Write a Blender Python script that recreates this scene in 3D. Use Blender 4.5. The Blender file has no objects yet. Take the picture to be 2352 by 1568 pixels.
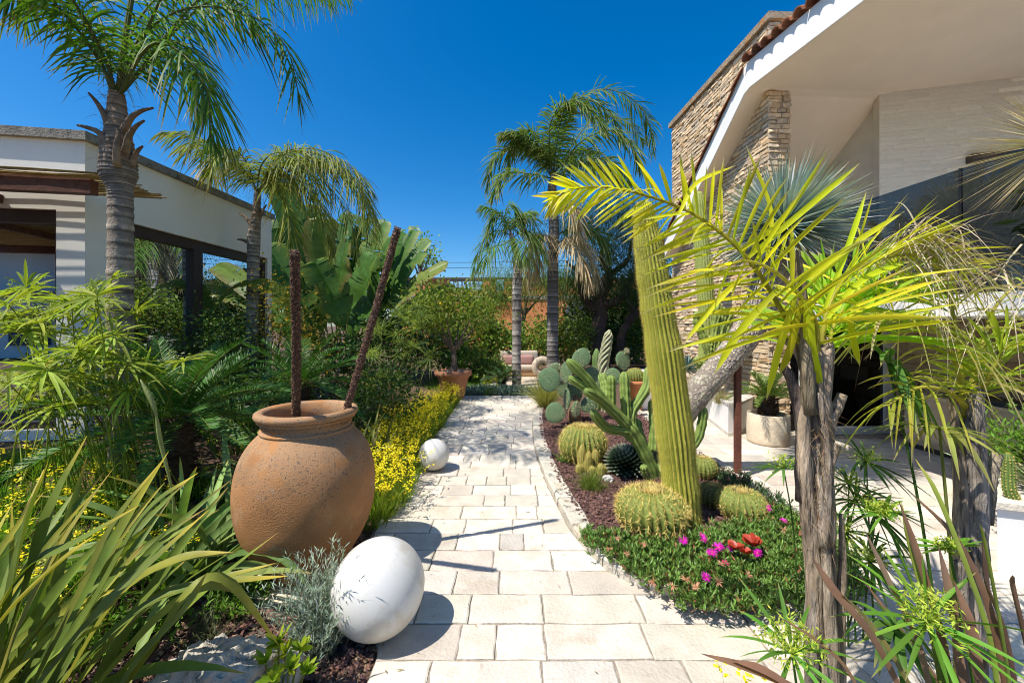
import bpy, math, random
import numpy as np
from mathutils import Vector, Matrix
R = np.random.default_rng(7)
rad = math.radians
sc = bpy.context.scene
COL = sc.collection

# ---------------------------------------------------------------- camera, sky, sun, exposure
EYE, F, CX, HY = 2.0, 915.0, 1176.0, 748.0       # eye height and lens in the units of the survey sheet
cam = bpy.data.cameras.new('camera'); camo = bpy.data.objects.new('camera', cam); COL.objects.link(camo)
cam.sensor_width = 36; cam.lens = 36 * F / 2352; cam.shift_y = -36 / 2352
cam.clip_start = .02; cam.clip_end = 3000
camo.location = (0, 0, EYE); camo.rotation_euler = (rad(90), 0, 0)
sc.camera = camo
SUN = Vector((-.5, -.3, 1)).normalized()          # direction towards the sun
elev = math.asin(SUN.z); azim = math.atan2(SUN.x, SUN.y)
w = bpy.data.worlds.new('World'); sc.world = w; w.use_nodes = True
nt = w.node_tree; nt.nodes.clear()
sky = nt.nodes.new('ShaderNodeTexSky'); sky.sky_type = 'NISHITA'; sky.sun_disc = False
sky.sun_elevation = elev; sky.sun_rotation = azim % (2 * math.pi)
sky.air_density = 1.0; sky.dust_density = .9; sky.ozone_density = 5.0
hs = nt.nodes.new('ShaderNodeHueSaturation'); hs.inputs['Saturation'].default_value = 1.41; hs.inputs['Value'].default_value = 1.0
bg = nt.nodes.new('ShaderNodeBackground'); bg.inputs[1].default_value = .132
wo = nt.nodes.new('ShaderNodeOutputWorld')
nt.links.new(sky.outputs[0], hs.inputs['Color']); nt.links.new(hs.outputs[0], bg.inputs[0]); nt.links.new(bg.outputs[0], wo.inputs[0])
sl = bpy.data.lights.new('sun', 'SUN'); sl.energy = 5.0; sl.angle = rad(.53); sl.color = (1, .94, .84)
so = bpy.data.objects.new('sun', sl); COL.objects.link(so)
so.rotation_euler = SUN.to_track_quat('Z', 'Y').to_euler(); so.location = (-20, -8, 40)
sc.view_settings.view_transform = 'Standard'; sc.view_settings.look = 'None'
sc.view_settings.gamma = 1; sc.view_settings.exposure = 0.38; sc.view_settings.use_curve_mapping = False
sc.render.engine = 'CYCLES'
sc.cycles.filter_width = 1.05; sc.cycles.max_bounces = 8; sc.cycles.transparent_max_bounces = 12

# ---------------------------------------------------------------- survey helpers
def P(x, y, Y): return np.array([(x - CX) * Y / F, Y, EYE - (y - HY) * Y / F])
def G(x, y, z=0.):
    q = (EYE - z) / (y - HY); return np.array([(x - CX) * q, F * q, z])
UP = np.array([0, 0, 1.])
def nrm(a): return a / (np.linalg.norm(a, axis=-1, keepdims=True) + 1e-12)
def gz(x, y):                                     # ground height: the left garden is a low mound
    return np.clip((-np.asarray(x) - 2.6) * .16, 0, .38)

# ---------------------------------------------------------------- materials
MATS = {}
def vc(name, rough=.5, ns=8., na=.15, bump=0., bs=40., trans=0., spec=.4, metal=0., ov=0., extra=None, stain=None, stretch=1., bd=.02):
    m = bpy.data.materials.new(name); m.use_nodes = True; n = m.node_tree.nodes; l = m.node_tree.links
    n.clear(); out = n.new('ShaderNodeOutputMaterial'); b = n.new('ShaderNodeBsdfPrincipled')
    at = n.new('ShaderNodeAttribute'); at.attribute_name = 'Col'
    tc = n.new('ShaderNodeTexCoord'); tco = tc
    if stretch != 1.:
        mp = n.new('ShaderNodeMapping'); mp.inputs['Scale'].default_value = (1, 1, stretch); l.new(tc.outputs['Object'], mp.inputs[0])
        tc = type('T', (), {'outputs': {'Object': mp.outputs[0]}})
    no = n.new('ShaderNodeTexNoise'); no.inputs['Scale'].default_value = ns
    no.inputs['Detail'].default_value = 6; l.new(tc.outputs['Object'], no.inputs['Vector'])
    mr = n.new('ShaderNodeMapRange'); mr.inputs[1].default_value = .3; mr.inputs[2].default_value = .7
    mr.inputs[3].default_value = 1 - na; mr.inputs[4].default_value = 1 + na; l.new(no.outputs['Fac'], mr.inputs[0])
    fac = mr.outputs[0]
    if ov:
        oi = n.new('ShaderNodeObjectInfo'); m2 = n.new('ShaderNodeMapRange')
        m2.inputs[3].default_value = 1 - ov; m2.inputs[4].default_value = 1 + ov * .5; l.new(oi.outputs['Random'], m2.inputs[0])
        mm = n.new('ShaderNodeMath'); mm.operation = 'MULTIPLY'; l.new(fac, mm.inputs[0]); l.new(m2.outputs[0], mm.inputs[1]); fac = mm.outputs[0]
    mx = n.new('ShaderNodeVectorMath'); mx.operation = 'SCALE'; l.new(at.outputs['Color'], mx.inputs[0]); l.new(fac, mx.inputs['Scale'])
    col = mx.outputs[0]
    if stain:                                     # (colour, scale, threshold, amount): patches of lichen, dirt, rust
        for sc_, scale, th, amt in stain:
            n2 = n.new('ShaderNodeTexNoise'); n2.inputs['Scale'].default_value = scale; n2.inputs['Detail'].default_value = 9
            n2.inputs['Roughness'].default_value = .68; l.new(tc.outputs['Object'], n2.inputs['Vector'])
            r2 = n.new('ShaderNodeMapRange'); r2.inputs[1].default_value = th; r2.inputs[2].default_value = th + .09
            r2.inputs[4].default_value = amt; l.new(n2.outputs['Fac'], r2.inputs[0])
            mi = n.new('ShaderNodeMix'); mi.data_type = 'RGBA'; l.new(r2.outputs[0], mi.inputs[0]); l.new(col, mi.inputs[6])
            mi.inputs[7].default_value = (*sc_, 1); col = mi.outputs[2]
    if extra: col = extra(m, n, l, tc, col)
    l.new(col, b.inputs['Base Color']); b.inputs['Roughness'].default_value = rough
    b.inputs['Specular IOR Level'].default_value = spec; b.inputs['Metallic'].default_value = metal
    if bump:
        nb = n.new('ShaderNodeTexNoise'); nb.inputs['Scale'].default_value = bs; nb.inputs['Detail'].default_value = 8
        l.new(tc.outputs['Object'], nb.inputs['Vector']); bp = n.new('ShaderNodeBump'); bp.inputs['Strength'].default_value = bump
        bp.inputs['Distance'].default_value = bd; l.new(nb.outputs['Fac'], bp.inputs['Height']); l.new(bp.outputs[0], b.inputs['Normal'])
    sh = b.outputs[0]
    if trans:
        tr = n.new('ShaderNodeBsdfTranslucent'); tm = n.new('ShaderNodeVectorMath'); tm.operation = 'MULTIPLY'
        l.new(col, tm.inputs[0]); tm.inputs[1].default_value = (1.5, 1.55, .6); l.new(tm.outputs[0], tr.inputs['Color'])
        ms = n.new('ShaderNodeMixShader'); ms.inputs[0].default_value = trans; l.new(sh, ms.inputs[1]); l.new(tr.outputs[0], ms.inputs[2]); sh = ms.outputs[0]
    l.new(sh, out.inputs[0]); MATS[name] = m; return m

def glass(name, tint, refl, rough=.0, ior=1.5, gc=(.92, .95, 1)):
    m = bpy.data.materials.new(name); m.use_nodes = True; n = m.node_tree.nodes; l = m.node_tree.links; n.clear()
    out = n.new('ShaderNodeOutputMaterial'); g = n.new('ShaderNodeBsdfGlossy'); g.inputs['Roughness'].default_value = rough
    g.inputs['Color'].default_value = (*gc, 1)
    t = n.new('ShaderNodeBsdfTransparent'); t.inputs[0].default_value = (*tint, 1)
    fr = n.new('ShaderNodeFresnel'); fr.inputs[0].default_value = 1.5
    ma = n.new('ShaderNodeMath'); ma.operation = 'ADD'; ma.use_clamp = True; l.new(fr.outputs[0], ma.inputs[0]); ma.inputs[1].default_value = refl; fr.inputs[0].default_value = ior
    mx = n.new('ShaderNodeMixShader'); l.new(ma.outputs[0], mx.inputs[0]); l.new(t.outputs[0], mx.inputs[1]); l.new(g.outputs[0], mx.inputs[2])
    l.new(mx.outputs[0], out.inputs[0]); MATS[name] = m; return m

def pot_speck(m, n, l, tc, col):
    v = n.new('ShaderNodeTexNoise'); v.inputs['Scale'].default_value = 62; v.inputs['Detail'].default_value = 2.5; l.new(tc.outputs['Object'], v.inputs['Vector'])
    r = n.new('ShaderNodeMapRange'); r.inputs[1].default_value = .59; r.inputs[2].default_value = .64; r.inputs[3].default_value = 0; r.inputs[4].default_value = .9
    l.new(v.outputs['Fac'], r.inputs[0])
    sp = n.new('ShaderNodeSeparateXYZ'); l.new(tc.outputs['Object'], sp.inputs[0])
    z = n.new('ShaderNodeMapRange'); z.inputs[1].default_value = .5; z.inputs[2].default_value = .85; l.new(sp.outputs['Z'], z.inputs[0])
    n2 = n.new('ShaderNodeTexNoise'); n2.inputs['Scale'].default_value = 6; n2.inputs['Detail'].default_value = 5; l.new(tc.outputs['Object'], n2.inputs['Vector'])
    r3 = n.new('ShaderNodeMapRange'); r3.inputs[1].default_value = .36; r3.inputs[2].default_value = .48; l.new(n2.outputs['Fac'], r3.inputs[0])
    a = n.new('ShaderNodeMath'); a.operation = 'MULTIPLY'; l.new(r.outputs[0], a.inputs[0]); l.new(z.outputs[0], a.inputs[1])
    b = n.new('ShaderNodeMath'); b.operation = 'MULTIPLY'; l.new(a.outputs[0], b.inputs[0]); l.new(r3.outputs[0], b.inputs[1])
    mi = n.new('ShaderNodeMix'); mi.data_type = 'RGBA'; l.new(b.outputs[0], mi.inputs[0]); l.new(col, mi.inputs[6]); mi.inputs[7].default_value = (.07, .055, .05, 1)
    z2 = n.new('ShaderNodeMapRange'); z2.inputs[1].default_value = .7; z2.inputs[2].default_value = 1.05; z2.inputs[4].default_value = .4; l.new(sp.outputs['Z'], z2.inputs[0])
    m3 = n.new('ShaderNodeMath'); m3.operation = 'MULTIPLY'; l.new(z2.outputs[0], m3.inputs[0]); l.new(r3.outputs[0], m3.inputs[1])
    mj = n.new('ShaderNodeMix'); mj.data_type = 'RGBA'; l.new(m3.outputs[0], mj.inputs[0]); l.new(mi.outputs[2], mj.inputs[6]); mj.inputs[7].default_value = (.36, .28, .19, 1)
    return mj.outputs[2]

vc('leaf', .55, 5, .2, trans=.34, spec=.2)
vc('gloss_leaf', .45, 6, .2, trans=.2, spec=.28)
vc('lime_leaf', .5, 6, .14, trans=.46, spec=.25)
vc('flax_leaf', .5, 9, .22, trans=.22, spec=.22)
vc('dry', .8, 20, .2, trans=.15, spec=.15)
vc('blue_leaf', .55, 10, .12, trans=.1, spec=.3)
vc('succulent', .42, 14, .18, trans=.08, spec=.4, bump=.15, bs=60)
vc('cactus', .6, 25, .18, spec=.25, bump=.25, bs=120, stain=[((.26, .2, .1), 9, .63, .55), ((.5, .45, .25), 30, .68, .5)])
vc('spine', .5, 10, .1, spec=.3, trans=.25)
vc('petal', .5, 10, .08, trans=.3, spec=.3)
vc('trunk', .85, 14, .28, bump=.9, bs=45, spec=.15, stain=[((.10, .09, .085), 9, .58, .6)])
vc('bark', .85, 22, .6, bump=1., bs=34, bd=.06, spec=.12, stretch=.14, stain=[((.05, .04, .032), 16, .55, .85), ((.46, .33, .2), 6, .58, .5)])
vc('fibre', .9, 40, .4, bump=1., bs=90, spec=.1)
vc('paver', .7, 5, .13, bump=.5, bs=38, spec=.2, ov=.16, stain=[((.40, .32, .23), 2.2, .55, .4), ((.24, .19, .14), 13, .62, .55), ((.78, .72, .62), 7, .62, .5)])
vc('joint', .95, 30, .25, bump=.5, spec=.1)
vc('kerb', .85, 6, .2, bump=1., bs=30, spec=.2, ov=.05, stain=[((.055, .05, .045), 9, .55, .9), ((.42, .33, .2), 3, .55, .5), ((.3, .28, .24), 18, .55, .5)])
vc('soil', .95, 25, .45, bump=1., bs=60, spec=.1)
vc('lava', .85, 60, .35, bump=.5, bs=150, spec=.2)
vc('rock', .9, 5, .3, bump=1.6, bs=22, spec=.15, stain=[((.10, .09, .075), 8, .6, .7), ((.55, .42, .25), 4, .62, .5)])
vc('render', .75, 1.2, .04, bump=.12, bs=130, spec=.25, stain=[((.60, .58, .52), 1.3, .62, .25)])
vc('plaster', .8, 2, .03, bump=.08, bs=90, spec=.2)
vc('coping', .9, 9, .3, bump=.7, bs=40, spec=.15, stain=[((.09, .085, .07), 6, .55, .7)])
vc('wood', .6, 12, .3, bump=.2, bs=60, spec=.3)
vc('reed', .8, 30, .3, spec=.2)
vc('stone', .9, 10, .2, bump=.7, bs=30, spec=.15, ov=.13)
vc('lichen_stone', .95, 9, .3, bump=1.2, bs=28, spec=.1, stain=[((.5, .19, .03), 7, .53, .8), ((.05, .045, .04), 9, .58, .7)])
vc('mortar', .95, 30, .2, bump=.5, spec=.1)
vc('brick', .8, 4, .06, bump=.35, bs=45, spec=.2, ov=.06)
vc('tile', .8, 12, .3, bump=.6, bs=50, spec=.2, ov=.3, stain=[((.10, .085, .07), 8, .60, .6)])
vc('metal', .3, 40, .08, metal=1.)
vc('dark_metal', .45, 10, .1, metal=.6)
vc('frame', .5, 6, .08, spec=.4)
vc('rust', .8, 20, .3, bump=.3, bs=60, spec=.25)
vc('pithos', .88, 3.5, .22, bump=.4, bs=110, spec=.12, extra=pot_speck, stain=[((.22, .12, .055), 2.0, .52, .5), ((.56, .44, .3), 4, .57, .4), ((.12, .07, .04), 12, .64, .45)])
vc('terracotta', .85, 5, .2, bump=.35, bs=60, spec=.2, stain=[((.42, .30, .22), 4, .58, .4)])
vc('travertine', .8, 6, .12, bump=.6, bs=22, spec=.25, stain=[((.5, .27, .09), 2.2, .54, .55), ((.28, .2, .12), 14, .66, .7)])
vc('ball', .42, 3, .05, bump=.05, bs=40, spec=.4, stain=[((.46, .39, .26), 2.0, .5, .5), ((.3, .27, .2), 60, .70, .6), ((.55, .5, .4), 9, .6, .3)])
vc('cone', .7, 120, .6, bump=.6, bs=150, spec=.5)
vc('fabric', .9, 60, .08, bump=.2, bs=200, spec=.1)
vc('orange_wall', .9, 2, .12, bump=.2, spec=.15, stain=[((.35, .15, .06), 1.2, .58, .4)])
vc('white_paint', .6, 4, .05, bump=.05, spec=.3)
glass('window_glass', (.10, .11, .11), .5, gc=(.60, .68, .76))
glass('smoked_glass', (.38, .395, .40), .11, ior=1.05, gc=(.52, .50, .45))
glass('door_glass', (.05, .05, .045), .03)

# ---------------------------------------------------------------- mesh builder
LOC = {}
class MB:
    def __init__(s): s.V = []; s.C = []; s.Q = []; s.T = []; s.N = []; s.n = 0
    def add(s, v, q=None, t=None, c=(1, 1, 1), ng=None):
        v = np.asarray(v, float).reshape(-1, 3); c = np.asarray(c, float)
        if c.ndim == 1: c = np.broadcast_to(c, v.shape)
        s.V.append(v); s.C.append(c.reshape(-1, 3))
        if q is not None and len(q): s.Q.append(np.asarray(q, np.int64) + s.n)
        if t is not None and len(t): s.T.append(np.asarray(t, np.int64) + s.n)
        if ng is not None:
            for g in ng: s.N.append(np.asarray(g, np.int64) + s.n)
        s.n += len(v); return s
    def mesh(s, name, mat, org=(0, 0, 0), smooth=True):
        V = np.concatenate(s.V) - np.asarray(org, float); C = np.concatenate(s.C)
        Q = np.concatenate(s.Q) if s.Q else np.zeros((0, 4), int); T = np.concatenate(s.T) if s.T else np.zeros((0, 3), int)
        lp = np.concatenate([Q.ravel(), T.ravel()] + s.N).astype(np.int32)
        tot = np.concatenate([np.full(len(Q), 4), np.full(len(T), 3), [len(g) for g in s.N]]).astype(np.int32)
        st = np.concatenate([[0], np.cumsum(tot)[:-1]]).astype(np.int32)
        me = bpy.data.meshes.new(name); me.vertices.add(len(V)); me.vertices.foreach_set('co', V.ravel().astype(np.float32))
        me.loops.add(len(lp)); me.loops.foreach_set('vertex_index', lp)
        me.polygons.add(len(tot)); me.polygons.foreach_set('loop_start', st); me.polygons.foreach_set('loop_total', tot)
        me.polygons.foreach_set('use_smooth', np.full(len(tot), smooth, bool))
        me.update(calc_edges=True)
        a = me.color_attributes.new('Col', 'FLOAT_COLOR', 'POINT')
        a.data.foreach_set('color', np.concatenate([C, np.ones((len(C), 1))], 1).ravel().astype(np.float32))
        me.materials.append(MATS[mat]); return me

def tag(o, label=None, cat=None, group=None, kind=None, category=None):
    cat = cat or category
    if label: o['label'] = label
    if cat: o['category'] = cat
    if group: o['group'] = group
    if kind: o['kind'] = kind
    return o
def obj(name, mb, mat, parent=None, loc=(0, 0, 0), smooth=True, **k):
    org = LOC[parent.name] if parent else np.asarray(loc, float)
    o = bpy.data.objects.new(name, mb.mesh(name, mat, org, smooth)); COL.objects.link(o)
    if parent: o.parent = parent
    else: o.location = org
    LOC[o.name] = org; return tag(o, **k)
def thing(name, label, cat, loc, group=None):
    o = bpy.data.objects.new(name, None); COL.objects.link(o); o.location = loc; o.empty_display_size = .1
    LOC[o.name] = np.asarray(loc, float); return tag(o, label, cat, group)
def inst(name, me, parent, mat4):
    o = bpy.data.objects.new(name, me); COL.objects.link(o); o.parent = parent
    o.matrix_local = Matrix.Translation(Vector(-LOC[parent.name])) @ mat4; LOC[o.name] = LOC[parent.name]; return o

# ---------------------------------------------------------------- shapes
def box(mb, lo, hi, c=(1, 1, 1), fr=None):
    x0, y0, z0 = lo; x1, y1, z1 = hi
    v = np.array([[x0, y0, z0], [x1, y0, z0], [x1, y1, z0], [x0, y1, z0], [x0, y0, z1], [x1, y0, z1], [x1, y1, z1], [x0, y1, z1]], float)
    if fr: v = np.array([fr(*p) for p in v])
    return mb.add(v, [[3, 2, 1, 0], [4, 5, 6, 7], [0, 1, 5, 4], [1, 2, 6, 5], [2, 3, 7, 6], [3, 0, 4, 7]], c=c)
def prism(mb, poly, z0, z1, c=(1, 1, 1)):
    n = len(poly); p = np.asarray(poly, float)
    v = np.concatenate([np.c_[p, np.full(n, z0) if np.isscalar(z0) else z0], np.c_[p, np.full(n, z1) if np.isscalar(z1) else z1]])
    q = [[i, (i + 1) % n, n + (i + 1) % n, n + i] for i in range(n)]
    return mb.add(v, q, c=c, ng=[list(range(n))[::-1], list(range(n, 2 * n))])
def catmull(pts, n):
    p = np.asarray(pts, float); m = len(p); P_ = np.vstack([2 * p[0] - p[1], p, 2 * p[-1] - p[-2]])
    u = np.linspace(0, m - 1 - 1e-9, n); i = u.astype(int); t = (u - i)[:, None]
    a, b, c, d = P_[i], P_[i + 1], P_[i + 2], P_[i + 3]
    return .5 * (2 * b + (c - a) * t + (2 * a - 5 * b + 4 * c - d) * t ** 2 + (3 * b - a - 3 * c + d) * t ** 3)
def frames(p):
    T = nrm(np.gradient(p, axis=0)); a = np.array([1., 0, 0]) if abs(T[0][0]) < .8 else np.array([0, 1., 0])
    U = np.zeros_like(T); u = nrm(a - T[0] * (a @ T[0]))
    for i in range(len(p)): u = nrm(u - T[i] * (u @ T[i])); U[i] = u
    return T, U, np.cross(T, U)
def tube(mb, p, r, k=8, c=(1, 1, 1), ribs=0, rd=.0, cv=None, jit=0., cap=True, twist=0.):
    p = np.asarray(p, float); n = len(p); r = np.broadcast_to(np.asarray(r, float), (n,)); T, U, W = frames(p)
    if ribs: k = ribs * 4
    a = np.arange(k) * 2 * math.pi / k; m = np.ones(k)
    if ribs: m = 1 - rd + rd * np.abs(np.sin(ribs * a / 2)) ** .8
    rr = r[:, None] * m[None]
    if jit: rr = rr * (1 + R.normal(0, jit, rr.shape))
    A = (a[None] + twist * np.arange(n)[:, None])[..., None]
    v = p[:, None] + rr[..., None] * (np.cos(A) * U[:, None] + np.sin(A) * W[:, None])
    i = np.arange(n - 1)[:, None]; j = np.arange(k)[None]; jn = (j + 1) % k
    q = np.stack(np.broadcast_arrays(i * k + j, i * k + jn, (i + 1) * k + jn, (i + 1) * k + j), -1).reshape(-1, 4)
    c = np.asarray(c, float); cc = np.broadcast_to(c if c.ndim == 1 else c[:, None], (n, k, 3)).copy()
    if cv is not None: cc = cc + (np.asarray(cv) - cc) * (m[None, :, None] < (1 - rd * .5)) if ribs else cc
    return mb.add(v, q, c=cc.reshape(-1, 3), ng=[list(range(k))[::-1], list(range((n - 1) * k, n * k))] if cap else None)
def lathe(mb, prof, k=32, org=(0, 0, 0), c=(1, 1, 1), ribs=0, rd=0., sx=1, cap=True):
    pr = np.asarray(prof, float); n = len(pr)
    if ribs: k = ribs * 4
    a = np.arange(k) * 2 * math.pi / k; m = np.ones(k)
    if ribs: m = 1 - rd + rd * np.abs(np.sin(ribs * a / 2)) ** .8
    v = np.stack([pr[:, 0, None] * m * np.cos(a) * sx, pr[:, 0, None] * m * np.sin(a), np.broadcast_to(pr[:, 1, None], (n, k))], -1) + np.asarray(org)
    i = np.arange(n - 1)[:, None]; j = np.arange(k)[None]; jn = (j + 1) % k
    q = np.stack(np.broadcast_arrays(i * k + j, i * k + jn, (i + 1) * k + jn, (i + 1) * k + j), -1).reshape(-1, 4)
    c = np.asarray(c, float)
    if c.ndim == 2: c = np.repeat(c[:, None], k, 1).reshape(-1, 3)
    return mb.add(v, q, c=c, ng=[list(range(k))[::-1], list(range((n - 1) * k, n * k))] if cap else None)
PROF = dict(lance=lambda t: np.sin(np.pi * np.clip(t * .9 + .09, 0, 1)) ** .8 + .015, strap=lambda t: np.clip(.55 + t * 3, 0, 1) * (1 - t ** 4) ** .8 + .02,
            needle=lambda t: 1 - t * .93, oval=lambda t: np.sin(np.pi * np.clip(t * .96 + .03, 0, 1)) ** .65 + .02,
            sword=lambda t: np.clip(.6 + t * 1.4, 0, 1) * np.clip((1 - t) / .26, .02, 1) ** .8)
def arr(x, M): return np.broadcast_to(np.asarray(x, float), (M,)).reshape(M, 1, 1)
def vary(c, M, s=.2, hue=.06):
    c = np.asarray(c, float); return np.clip(c * (1 + R.normal(0, s, (M, 1))).clip(.35, 1.8) * (1 + R.normal(0, hue, (M, 3))), 0, 1)
def blades(mb, B, D, L, W, droop=.2, n=4, side=None, prof='lance', c0=(.1, .2, .05), c1=None, tip=None, fold=0., tipat=.8):
    B = np.asarray(B, float); M = len(B); D = nrm(np.broadcast_to(np.asarray(D, float), (M, 3)))
    t = np.linspace(0, 1, n + 1).reshape(1, -1, 1); L = arr(L, M); W = arr(W, M); g = np.array([0, 0, -1.]); dr = arr(droop, M)
    p = B[:, None] + L * (D[:, None] * t + g * dr * t ** 2); T = nrm(D[:, None] + 2 * g * dr * t)
    if side is None: side = np.cross(D, UP + R.normal(0, .35, (M, 3)))
    S = nrm(np.asarray(side))[:, None]; S = nrm(S - T * (S * T).sum(-1, keepdims=True)); w_ = W * PROF[prof](t) * .5
    c0 = np.asarray(c0, float); c0 = np.broadcast_to(c0, (M, 3))[:, None]; c1 = c0 if c1 is None else np.broadcast_to(np.asarray(c1, float), (M, 3))[:, None]
    c = c0 + (c1 - c0) * t
    if tip is not None: c = c + (np.asarray(tip, float) - c) * np.clip((t - tipat) / (1.001 - tipat), 0, 1)
    k = 3 if fold else 2
    if fold: N = np.cross(S, T); v = np.stack([p - S * w_, p - N * w_ * fold * 2 * np.sign(N[..., 2:3] + 1e-9), p + S * w_], 2)
    else: v = np.stack([p - S * w_, p + S * w_], 2)
    b = (np.arange(M) * (n + 1) * k).reshape(-1, 1, 1) + (np.arange(n) * k).reshape(1, -1, 1) + np.arange(k - 1).reshape(1, 1, -1)
    q = np.stack([b, b + 1, b + k + 1, b + k], -1).reshape(-1, 4)
    return mb.add(v.reshape(-1, 3), q, c=np.repeat(c[:, :, None], k, 2).reshape(-1, 3))
def ribbon(mb, pts, width, n=12, c0=(.1, .2, .05), c1=None, tip=None, fold=.25, prof='sword', roll=None, tipat=.8):
    p = catmull(pts, n + 1); T = nrm(np.gradient(p, axis=0)); t = np.linspace(0, 1, n + 1)[:, None]
    up = np.array([0, -.35, 1.]) if roll is None else np.asarray(roll, float)
    S = np.cross(T, up); bad = np.linalg.norm(S, axis=1) < .15; S[bad] = np.array([1., 0, 0]); S = nrm(S)
    for i in range(1, len(S)):
        if S[i] @ S[i - 1] < 0: S[i] *= -1
    N = nrm(np.cross(S, T)); w_ = width * PROF[prof](t) * .5
    c0 = np.asarray(c0, float); c1 = c0 if c1 is None else np.asarray(c1, float); c = c0 + (c1 - c0) * t
    if tip is not None: c = c + (np.asarray(tip, float) - c) * np.clip((t - tipat) / (1.001 - tipat), 0, 1)
    v = np.stack([p - S * w_, p - N * w_ * fold * 2 * np.sign(N[:, 2:3] + 1e-9), p + S * w_], 1)
    b = (np.arange(n) * 3)[:, None] + np.arange(2)[None]; q = np.stack([b, b + 1, b + 4, b + 3], -1).reshape(-1, 4)
    return mb.add(v.reshape(-1, 3), q, c=np.repeat(c[:, None], 3, 1).reshape(-1, 3))
def rnd_dirs(M, zmin=-1., zmax=1.):
    z = R.uniform(zmin, zmax, M); a = R.uniform(0, 2 * math.pi, M); s = np.sqrt(np.clip(1 - z * z, 0, 1)); return np.stack([s * np.cos(a), s * np.sin(a), z], 1)
def cloud(mb, cen, radii, M, size, cols, clumps=26, spread=.24, prof='oval', aspect=.5, shell=.35, droop=.15, n=2):
    cen = np.asarray(cen, float); radii = np.asarray(radii, float); k = rnd_dirs(clumps, -.75, 1) * (R.uniform(shell, 1, (clumps, 1)) ** .6)
    ci = R.integers(0, clumps, M); off = R.normal(0, spread, (M, 3)); p = k[ci] + off
    B = cen + p * radii; D = nrm(p * .6 + R.normal(0, .8, (M, 3)) + UP * .15)
    cols = np.asarray(cols, float); cc = cols[R.integers(0, len(cols), M)] * (1 + R.normal(0, .18, (M, 1))).clip(.5, 1.6) * (1 + R.normal(0, .14, (clumps, 1)))[ci].clip(.6, 1.5)
    L = size * R.uniform(.6, 1.3, M); return blades(mb, B, D, L, L * aspect, droop, n, np.cross(D, rnd_dirs(M)), prof, cc)
def frond(mb, path, nl, ll, lw, ang=55, vee=25, plum=8, droop=.35, n=4, c0=(.06, .12, .02), c1=None, tip=None, rc=(.12, .15, .04), rr=.016, t0=.12, prof='lance', side0=None, lenp=None, cs=.16, fold=0., tipat=.8, gap=0.):
    p = catmull(path, 26); T = nrm(np.gradient(p, axis=0)); tube(mb, p, np.linspace(rr, rr * .22, 26), 5, rc)
    ts = np.linspace(t0, .995, nl); u = ts * 25; i = np.clip(u.astype(int), 0, 24); f = (u - i)[:, None]
    B = p[i] * (1 - f) + p[i + 1] * f; TT = nrm(T[i] * (1 - f) + T[i + 1] * f)
    sd = np.cross(TT, UP) if side0 is None else np.broadcast_to(np.asarray(side0, float), TT.shape) - TT * (TT @ np.asarray(side0, float))[:, None]; S = nrm(sd); N = np.cross(S, TT)
    lp = lenp(ts) if lenp else np.sin(np.pi * np.clip(.14 + ts * .8, 0, 1)) ** .6
    for s in (-1, 1):
        keep = R.random(nl) >= gap; m = keep.sum()
        a = np.radians(ang * (1.1 - .55 * ts) + R.normal(0, 4, nl))[:, None]; v_ = np.radians(vee + R.normal(0, plum, nl))[:, None]
        d = TT * np.cos(a) + np.sin(a) * (s * S * np.cos(v_) + N * np.sin(v_))
        c = vary(c0, nl, cs); ce = c if c1 is None else vary(c1, nl, cs)
        L = ll * lp * R.uniform(.85, 1.12, nl); Wd = lw * R.uniform(.8, 1.15, nl)
        dr = droop * R.uniform(.6, 1.5, nl)
        blades(mb, B[keep], d[keep], L[keep], Wd[keep], dr[keep], n, (TT + .25 * R.normal(0, 1, TT.shape))[keep], prof, c[keep], ce[keep], tip, fold, tipat)
    return mb
def arch(base, az, pitch, length, bend, m=6, sag=0.):
    """points of an arching midrib: starts at 'pitch' degrees above level and bends down by 'bend' degrees"""
    p = [np.asarray(base, float)]; k = 14
    for i in range(k):
        a = rad(pitch - bend * ((i + .5) / k) ** 1.3); d = np.array([math.cos(a) * math.cos(az), math.cos(a) * math.sin(az), math.sin(a)]); p.append(p[-1] + d * length / k)
    return np.array(p)[::2]
# ================================================================ SETTING: ground, paving, beds
def inpoly(p, poly):
    x, y = p[:, 0], p[:, 1]; ins = np.zeros(len(p), bool); n = len(poly)
    for i in range(n):
        x0, y0 = poly[i]; x1, y1 = poly[(i + 1) % n]
        c = ((y0 > y) != (y1 > y)) & (x < (x1 - x0) * (y - y0) / (y1 - y0 + 1e-12) + x0); ins ^= c
    return ins
def scatter(poly, n):
    poly = np.asarray(poly); lo, hi = poly.min(0), poly.max(0); out = np.zeros((0, 2))
    while len(out) < n:
        p = R.uniform(lo, hi, (n * 2, 2)); out = np.vstack([out, p[inpoly(p, poly)]])
    return out[:n]
m = MB(); xs = np.array([-900, -60, -20, -8, -4.975, -2.6, 0, 8, 20, 60, 900.]); ys = np.array([-900, -20, 0, 4, 8, 12, 20, 60, 900.])
gx, gy = np.meshgrid(xs, ys); nx = len(xs)
i, j = np.meshgrid(np.arange(len(ys) - 1), np.arange(nx - 1), indexing='ij'); b = (i * nx + j).ravel()
m.add(np.stack([gx, gy, gz(gx, gy) - .03], -1).reshape(-1, 3), np.stack([b, b + 1, b + nx + 1, b + nx], 1), c=(.13, .085, .06))
obj('ground', m, 'soil', kind='structure', label='dark brown soil of the garden')

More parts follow.
